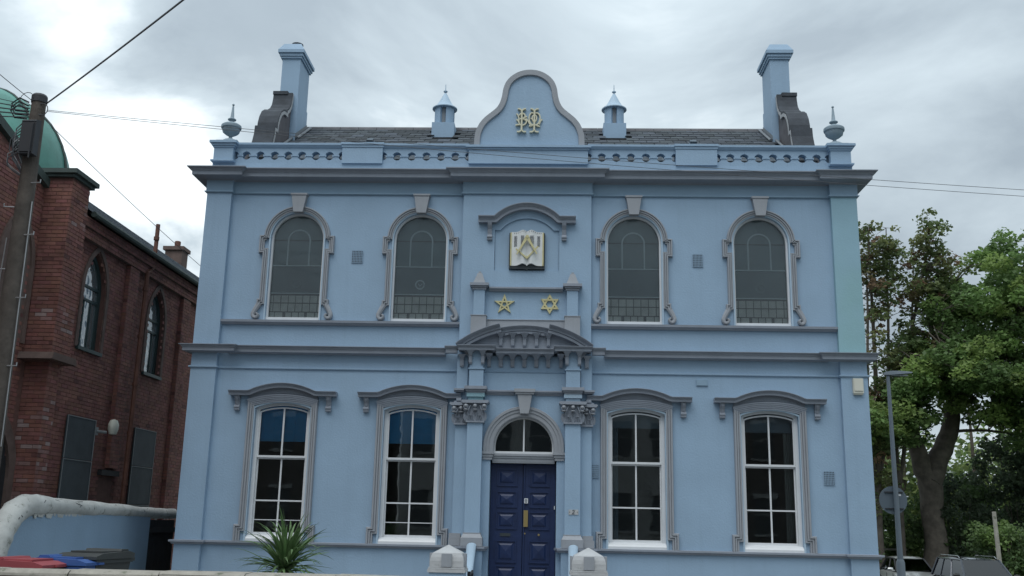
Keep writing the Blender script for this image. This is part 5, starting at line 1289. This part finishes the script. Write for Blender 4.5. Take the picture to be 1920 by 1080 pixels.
car('parked_hatchback', 'silver hatchback parked behind the dark estate, beside the lamp', (15.55, 25.0, -1.06), R(-3), 'car_silver', 4.2, 1.75, 1.50, False)

# ============================================================ trees and shrubs
mat('bark', (.10, .085, .07), .95, var=.35, vscale=3, bump=1.0, bscale=14)
mat('leaf_mat', (1, 1, 1), .6, attr=True, trans=.5)
nr_ = np.random.default_rng(5)
def leaf_cloud(name, C, size, cols, parent=None, loc=(0, 0, 0), up=.8):
    n = len(C); C = np.asarray(C, float)-np.asarray(loc, float)
    nrm = nr_.normal(size=(n, 3)); nrm[:, 2] = np.abs(nrm[:, 2])+up; nrm /= np.linalg.norm(nrm, axis=1)[:, None]
    a = nr_.normal(size=(n, 3)); a -= nrm*(a*nrm).sum(1)[:, None]; a /= np.linalg.norm(a, axis=1)[:, None]; b = np.cross(nrm, a)
    s = size*nr_.uniform(.55, 1.25, n)[:, None]
    base = C-a*s*.5; tip = C+a*s*.5-nrm*s*.15; l = C+b*s*.42+nrm*s*.1; r_ = C-b*s*.42+nrm*s*.1
    V = np.stack([base, r_, tip, l], 1).reshape(-1, 3)
    me = bpy.data.meshes.new(name); me.vertices.add(4*n); me.vertices.foreach_set('co', V.ravel())
    me.loops.add(6*n); me.polygons.add(2*n)
    i = np.arange(n)[:, None]*4
    me.loops.foreach_set('vertex_index', np.concatenate([i, i+1, i+2, i, i+2, i+3], 1).ravel().astype(np.int32))
    me.polygons.foreach_set('loop_start', (np.arange(2*n)*3).astype(np.int32))
    me.update(calc_edges=True); me.validate()
    at = me.color_attributes.new('Col', 'FLOAT_COLOR', 'CORNER')
    cc = np.concatenate([np.repeat(cols, 6, 0), np.ones((6*n, 1))], 1)
    at.data.foreach_set('color', cc.ravel().astype(np.float32))
    return mk(name, me, 'leaf_mat', parent)
def palette(n, pal, jit=.18):
    pal = np.array(pal); return pal[nr_.integers(0, len(pal), n)]*nr_.uniform(1-jit, 1+jit, (n, 1))
def clump_pts(c, r, n, flat=.62):
    d = nr_.normal(size=(n, 3)); d /= np.linalg.norm(d, axis=1)[:, None]; rad = nr_.uniform(.25, 1, n)**.6
    p = d*rad[:, None]*np.array([r, r, r*flat]); p[:, 2] -= .25*r*(p[:, 0]**2+p[:, 1]**2)/(r*r); return p+np.asarray(c)
GREENS = [(.055, .105, .03), (.07, .125, .032), (.045, .09, .03), (.09, .15, .035)]
BROWNS = [(.19, .13, .08), (.22, .14, .09), (.17, .15, .07)]
def tree(name, label, loc, limbs, envs, nclump, nleaf, lsize, pal, group=None, brown=0.0, seed=0, rc=(.45, .85), tw=.02, inner=.0):
    """limbs: list of (points, radii); envs: ellipsoids (centre, radii, weight); all in world coordinates"""
    rg = np.random.default_rng(seed); t = thing(name, label, 'tree', loc, 0, group); L0 = Vector(loc)
    mb = MB(); pts = []
    for P_, rad in limbs:
        sp = smooth_path3(P_, 4); rr = np.interp(np.linspace(0, 1, len(sp)), np.linspace(0, 1, len(rad)), rad)
        sp = [Vector(p)+Vector(rg.normal(size=3))*float(r)*.06 for p, r in zip(sp, rr)]
        mb.tube([p-L0 for p in sp], list(rr), 12 if rad[0] > .15 else 7); pts += [(p, float(r)) for p, r in zip(sp, rr)][len(sp)//4:]
    mb.build('trunk', 'bark', t, smooth=True)
    w = np.array([e[2] for e in envs], float); w /= w.sum(); cl = []; br = MB(); allp = []; allc = []
    PP = np.array([tuple(p) for p, r in pts])
    for k in range(nclump):
        c, r3, _ = envs[rg.choice(len(envs), p=w)]; d = rg.normal(size=3); d /= np.linalg.norm(d)
        q = np.array(c)+d*np.array(r3)*(rg.uniform(inner, 1)**.45)
        j = np.argmin(((PP-q)**2).sum(1)+rg.uniform(0, 1.5, len(PP))); p0 = PP[j]
        mid = (p0+q)/2+rg.normal(size=3)*.12*np.linalg.norm(q-p0)+np.array([0, 0, .1*np.linalg.norm(q-p0)])
        r0_ = min(pts[j][1]*.6, tw*(1+.4*np.linalg.norm(q-p0)))
        br.tube([Vector(p0)-L0, Vector((p0*.6+mid*.4))-L0, Vector(mid)-L0, Vector(q)-L0], [r0_, r0_*.8, r0_*.55, .006], 4, cap=False)
        rr = rg.uniform(*rc); m_ = int(nleaf*rr*rr/(.65*.65)); allp.append(clump_pts(q, rr, m_))
        base = np.array(BROWNS if rg.random() < brown else pal); kcol = base[rg.integers(len(base))]*rg.uniform(.75, 1.3)
        allc.append(kcol[None]*rg.uniform(.78, 1.22, (m_, 1)))
    br.build('branches', 'bark', t)['kind'] = 'stuff'
    o = leaf_cloud('crown', np.concatenate(allp), lsize, np.concatenate(allc), t, loc); return t
def smooth_path3(P, k=3):
    out = []; P = [Vector(p) for p in P]
    for i in range(len(P)-1):
        p0 = P[max(i-1, 0)]; p1 = P[i]; p2 = P[i+1]; p3 = P[min(i+2, len(P)-1)]
        for j in range(k):
            u = j/k; out.append(.5*((2*p1)+(-p0+p2)*u+(2*p0-5*p1+4*p2-p3)*u*u+(-p0+3*p1-3*p2+p3)*u**3))
    out.append(P[-1]); return out
tree('sycamore_tree', 'large green sycamore with thick forked trunk behind the parked cars', (18.51, 30.0, -2.18),
    [([(18.51, 30.0, -2.18), (18.55, 30.0, 1.85), (18.51, 30.0, 3.74)], [0.66, 0.50, 0.56]), ([(18.51, 30.0, 3.62), (18.19, 29.87, 4.62), (17.75, 29.75, 6.14), (17.44, 29.62, 7.9), (17.0, 29.24, 9.91)], [0.504, 0.428, 0.34, 0.239, 0.076]), ([(18.51, 30.0, 3.62), (19.08, 30.0, 5.0), (19.71, 30.0, 6.39), (19.9, 30.0, 8.15), (19.77, 30.25, 10.42), (20.4, 30.0, 13.44)], [0.529, 0.479, 0.403, 0.328, 0.227, 0.063]), ([(19.77, 30.0, 7.02), (21.15, 29.75, 8.91), (22.92, 29.37, 11.17), (24.18, 29.24, 14.45)], [0.277, 0.227, 0.164, 0.05]), ([(19.9, 30.0, 7.77), (22.29, 28.99, 9.16), (25.31, 28.49, 9.91)], [0.214, 0.151, 0.05]), ([(19.83, 30.0, 8.91), (19.01, 29.24, 10.42), (18.51, 28.74, 11.68)], [0.189, 0.126, 0.038]), ([(19.52, 30.0, 6.14), (21.03, 28.99, 6.14), (23.17, 28.49, 5.76)], [0.088, 0.063, 0.025])],
    [((23.67, 30.0, 12.43), (4.41, 5.04, 4.16), 13), ((19.77, 28.74, 9.28), (2.77, 3.28, 2.02), 5), ((25.69, 28.74, 8.65), (3.78, 3.78, 3.02), 6), ((16.87, 28.24, 7.52), (1.64, 2.27, 1.26), 2.4), ((20.02, 28.74, 11.8), (1.51, 2.52, 1.13), 1.6), ((21.91, 28.24, 6.64), (2.02, 2.02, 1.26), 1.6), ((15.9, 27.6, 6.4), (2.0, 2.2, 1.2), 2.5), ((19.8, 27.2, 8.6), (3.0, 2.6, 1.6), 4), ((25.2, 29.5, 8.5), (3.4, 3.2, 4.0), 7)],
    520, 135, .22, [(.16, .25, .085), (.18, .285, .09), (.13, .21, .075), (.23, .32, .10)], seed=3, rc=(.5, .95))
SL = [(.15, .19, .08), (.12, .165, .07), (.17, .19, .08)]
tree('maple_tree', 'slender bronze tinged maple closest to the hall corner', (15.58, 28.71, -2.73),
    [([(15.58, 28.71, -2.73), (15.65, 28.71, 2.9), (15.87, 28.71, 7.23), (16.01, 28.86, 16.04)], [0.188, 0.159, 0.116, 0.029]), ([(15.69, 28.71, 3.62), (16.45, 28.86, 7.38), (16.95, 29.0, 16.04)], [0.116, 0.087, 0.022]), ([(15.61, 28.71, 2.47), (15.36, 28.57, 6.51), (15.65, 28.57, 11.56), (15.72, 28.57, 14.45)], [0.101, 0.072, 0.058, 0.014])],
    [((16.01, 28.86, 13.58), (1.23, 1.59, 2.74), 5), ((16.95, 29.0, 14.31), (0.87, 1.16, 2.31), 2.5), ((15.94, 28.42, 9.4), (1.3, 1.44, 2.31), 2.5), ((15.65, 28.42, 6.22), (1.01, 1.44, 1.88), 2.6), ((15.8, 28.5, 3.6), (0.9, 1.3, 1.8), 1.4)],
    165, 62, .22, SL, 'slender maples beside the hall', brown=.16, seed=11, rc=(.30, .66), tw=.02)
tree('maple_tree', 'slender bronze tinged maple between the corner maple and the sycamore', (16.73, 29.29, -2.73),
    [([(16.73, 29.29, -2.73), (16.81, 29.29, 2.9), (17.02, 29.29, 7.23), (19.33, 29.58, 15.75)], [0.188, 0.159, 0.116, 0.029]), ([(16.85, 29.29, 3.62), (17.6, 29.43, 7.38), (18.39, 29.58, 14.59)], [0.116, 0.087, 0.022]), ([(16.76, 29.29, 2.47), (16.52, 29.14, 6.51), (16.81, 29.14, 11.56), (16.88, 29.14, 14.45)], [0.101, 0.072, 0.058, 0.014])],
    [((19.33, 29.58, 14.45), (1.08, 1.59, 2.74), 4), ((18.39, 29.58, 12.86), (1.3, 1.44, 2.31), 3), ((17.96, 29.29, 10.26), (1.44, 1.44, 1.73), 2.4), ((17.1, 29.3, 7.6), (1.1, 1.3, 1.8), 1.8)],
    165, 62, .22, SL, 'slender maples beside the hall', brown=.16, seed=12, rc=(.30, .66), tw=.02)
def shrub(label, c, r3, n, size, pal, seed, group=None, name='shrub'):
    rg = np.random.default_rng(seed); loc = (c[0], c[1], -.8); t = thing(name, label, 'shrub', loc, 0, group); pts = []; cols = []
    st = MB()
    for k in range(n):
        d = rg.normal(size=3); d /= np.linalg.norm(d); q = np.array(c)+d*np.array(r3)*rg.uniform(.35, 1)**.5
        q[2] = max(q[2], -.6); m_ = 90; rr = rg.uniform(.3, .55)*min(1.3, r3[0]/1.2); pts.append(clump_pts(q, rr, m_, .8)); b = np.array(pal)[rg.integers(len(pal))]*rg.uniform(.7, 1.3); cols.append(b[None]*rg.uniform(.75, 1.25, (m_, 1)))
        if k % 4 == 0: st.tube([(rg.uniform(-.2, .2), rg.uniform(-.2, .2), 0), (q[0]-c[0], q[1]-c[1], q[2]+.8)], [.035, .01], 4)
    st.build('stems', 'bark', t)['kind'] = 'stuff'
    leaf_cloud('foliage', np.concatenate(pts), size, np.concatenate(cols), t, loc, up=.4)
DK = [(.018, .035, .018), (.025, .045, .022)]; MD = [(.05, .09, .03), (.06, .105, .032), (.04, .075, .028)]; LT = [(.10, .15, .045), (.085, .13, .04), (.12, .16, .06)]
DK = [(.08, .115, .07), (.095, .13, .075)]; MD = [(.12, .19, .075), (.14, .21, .075), (.10, .16, .065)]; LT = [(.16, .24, .075), (.14, .21, .065), (.19, .25, .10)]
shrub('tall dark evergreen at the far right behind the wooden post', (23.58, 32.12, 2.95), (2.84, 2.16, 3.51), 130, 0.20, DK, 21, name='evergreen_shrub')
shrub('dark evergreen between the sycamore trunk and the wooden post', (20.14, 30.91, 1.97), (1.83, 1.59, 2.68), 90, 0.20, DK+MD[:1], 22, name='evergreen_shrub')
shrub('bright leafy shrub at the lower right edge', (20.51, 24.4, 0.17), (1.43, 1.17, 1.69), 60, 0.17, LT+MD, 23, name='shrub')
shrub('mid green shrub around the wooden post', (18.97, 24.14, 0.41), (1.32, 1.06, 1.58), 60, 0.16, MD+LT[:1], 24, name='shrub')
shrub('mid green shrub left of the sycamore trunk', (16.99, 31.0, 0.68), (1.45, 1.32, 2.51), 60, 0.18, MD, 25, name='shrub')
shrub('dark shrub just right of the hall corner', (14.66, 30.1, 1.6), (1.56, 1.56, 2.4), 60, 0.20, MD+DK, 26, name='shrub')
# woodland beyond, one mass
n = 85000; x = nr_.uniform(14, 62, n); y = nr_.uniform(38, 47, n)
hgt = 8.0+1.9*np.sin(x*.42+1)+1.3*np.sin(x*1.05+y*.4)+.7*np.sin(x*2.4); z = -1.2+nr_.uniform(0, 1, n)**.8*hgt
lump = .5+.5*np.sin(x*1.5+2)*np.sin(z*1.4+y)*np.sin(y*1.1); keep = nr_.uniform(0, 1, n) < .3+.7*lump
C = np.stack([x, y, z], 1)[keep]; cols = palette(len(C), [(.18, .26, .10), (.23, .30, .11), (.14, .21, .09), (.28, .34, .13)], .35)*(.75+.5*lump[keep])[:, None]
o = leaf_cloud('woodland', C, .40, cols); tag(o, kind='stuff')
mb = MB()
for k in range(16):
    xx = 15+k*2.6+rnd.uniform(-.8, .8); yy = 40+rnd.uniform(-1.5, 4)
    mb.tube([(xx, yy, -.9), (xx+rnd.uniform(-.2, .2), yy, 3), (xx+rnd.uniform(-.9, .9), yy, 10)], [.2, .15, .05], 7)
tag(mb.build('woodland_stems', 'bark'), kind='stuff')
tag(sheet('grass', 17.6, 80, -8, 70, 'grass_mat', .02, 30, 30), kind='structure')

# ============================================================ terrace across the street (seen only as a reflection in the glass)
mat('terrace_brick', (.13, .12, .115), .9, var=.2, vscale=2); mat('terrace_stone', (.42, .43, .43), .85, var=.15, vscale=2); mat('terrace_glass', (.09, .10, .11), .3)
for k, (xc, w_, h_, m_) in enumerate(((-13, 10, 7.8, 'terrace_brick'), (0, 14, 9.0, 'terrace_stone'), (14, 12, 7.6, 'terrace_brick'))):
    t = thing('street_house', ('red brick house across the street, west of the stone one', 'pale stone building across the street facing the hall', 'red brick house across the street, east of the stone one')[k], 'house', (xc, -31, 0))
    mb = MB(); mb.box(-w_/2, w_/2, -6, 0, 0, h_); mb.box(-w_/2, w_/2, .001, .2, h_-.5, h_-.1); mb.build('wall', m_, t)
    mb = MB(); mb.prism_x([(.3, h_+.001), (-6.2, h_+.001), (-3, h_+2.2)], -w_/2, w_/2); mb.build('roof', 'slate', t)
    nx = int(w_/2)
    for i in range(nx):
        for j in range(2):
            xx = -w_/2+(i+.5)*w_/nx; z0 = 1.2+j*3.6
            mb = MB(); mb.box(xx-.5, xx+.5, .002, .03, z0, z0+1.7); f_ = mb.build('window', 'terrace_glass', t)
            mb = MB(); mb.box(xx-.6, xx+.6, .031, .08, z0-.12, z0); mb.box(xx-.5, xx+.5, .031, .05, z0+.84, z0+.88); mb.box(xx-.6, xx+.6, .031, .09, z0+1.7, z0+1.9); mb.build('window_frame', 'terrace_stone', f_)
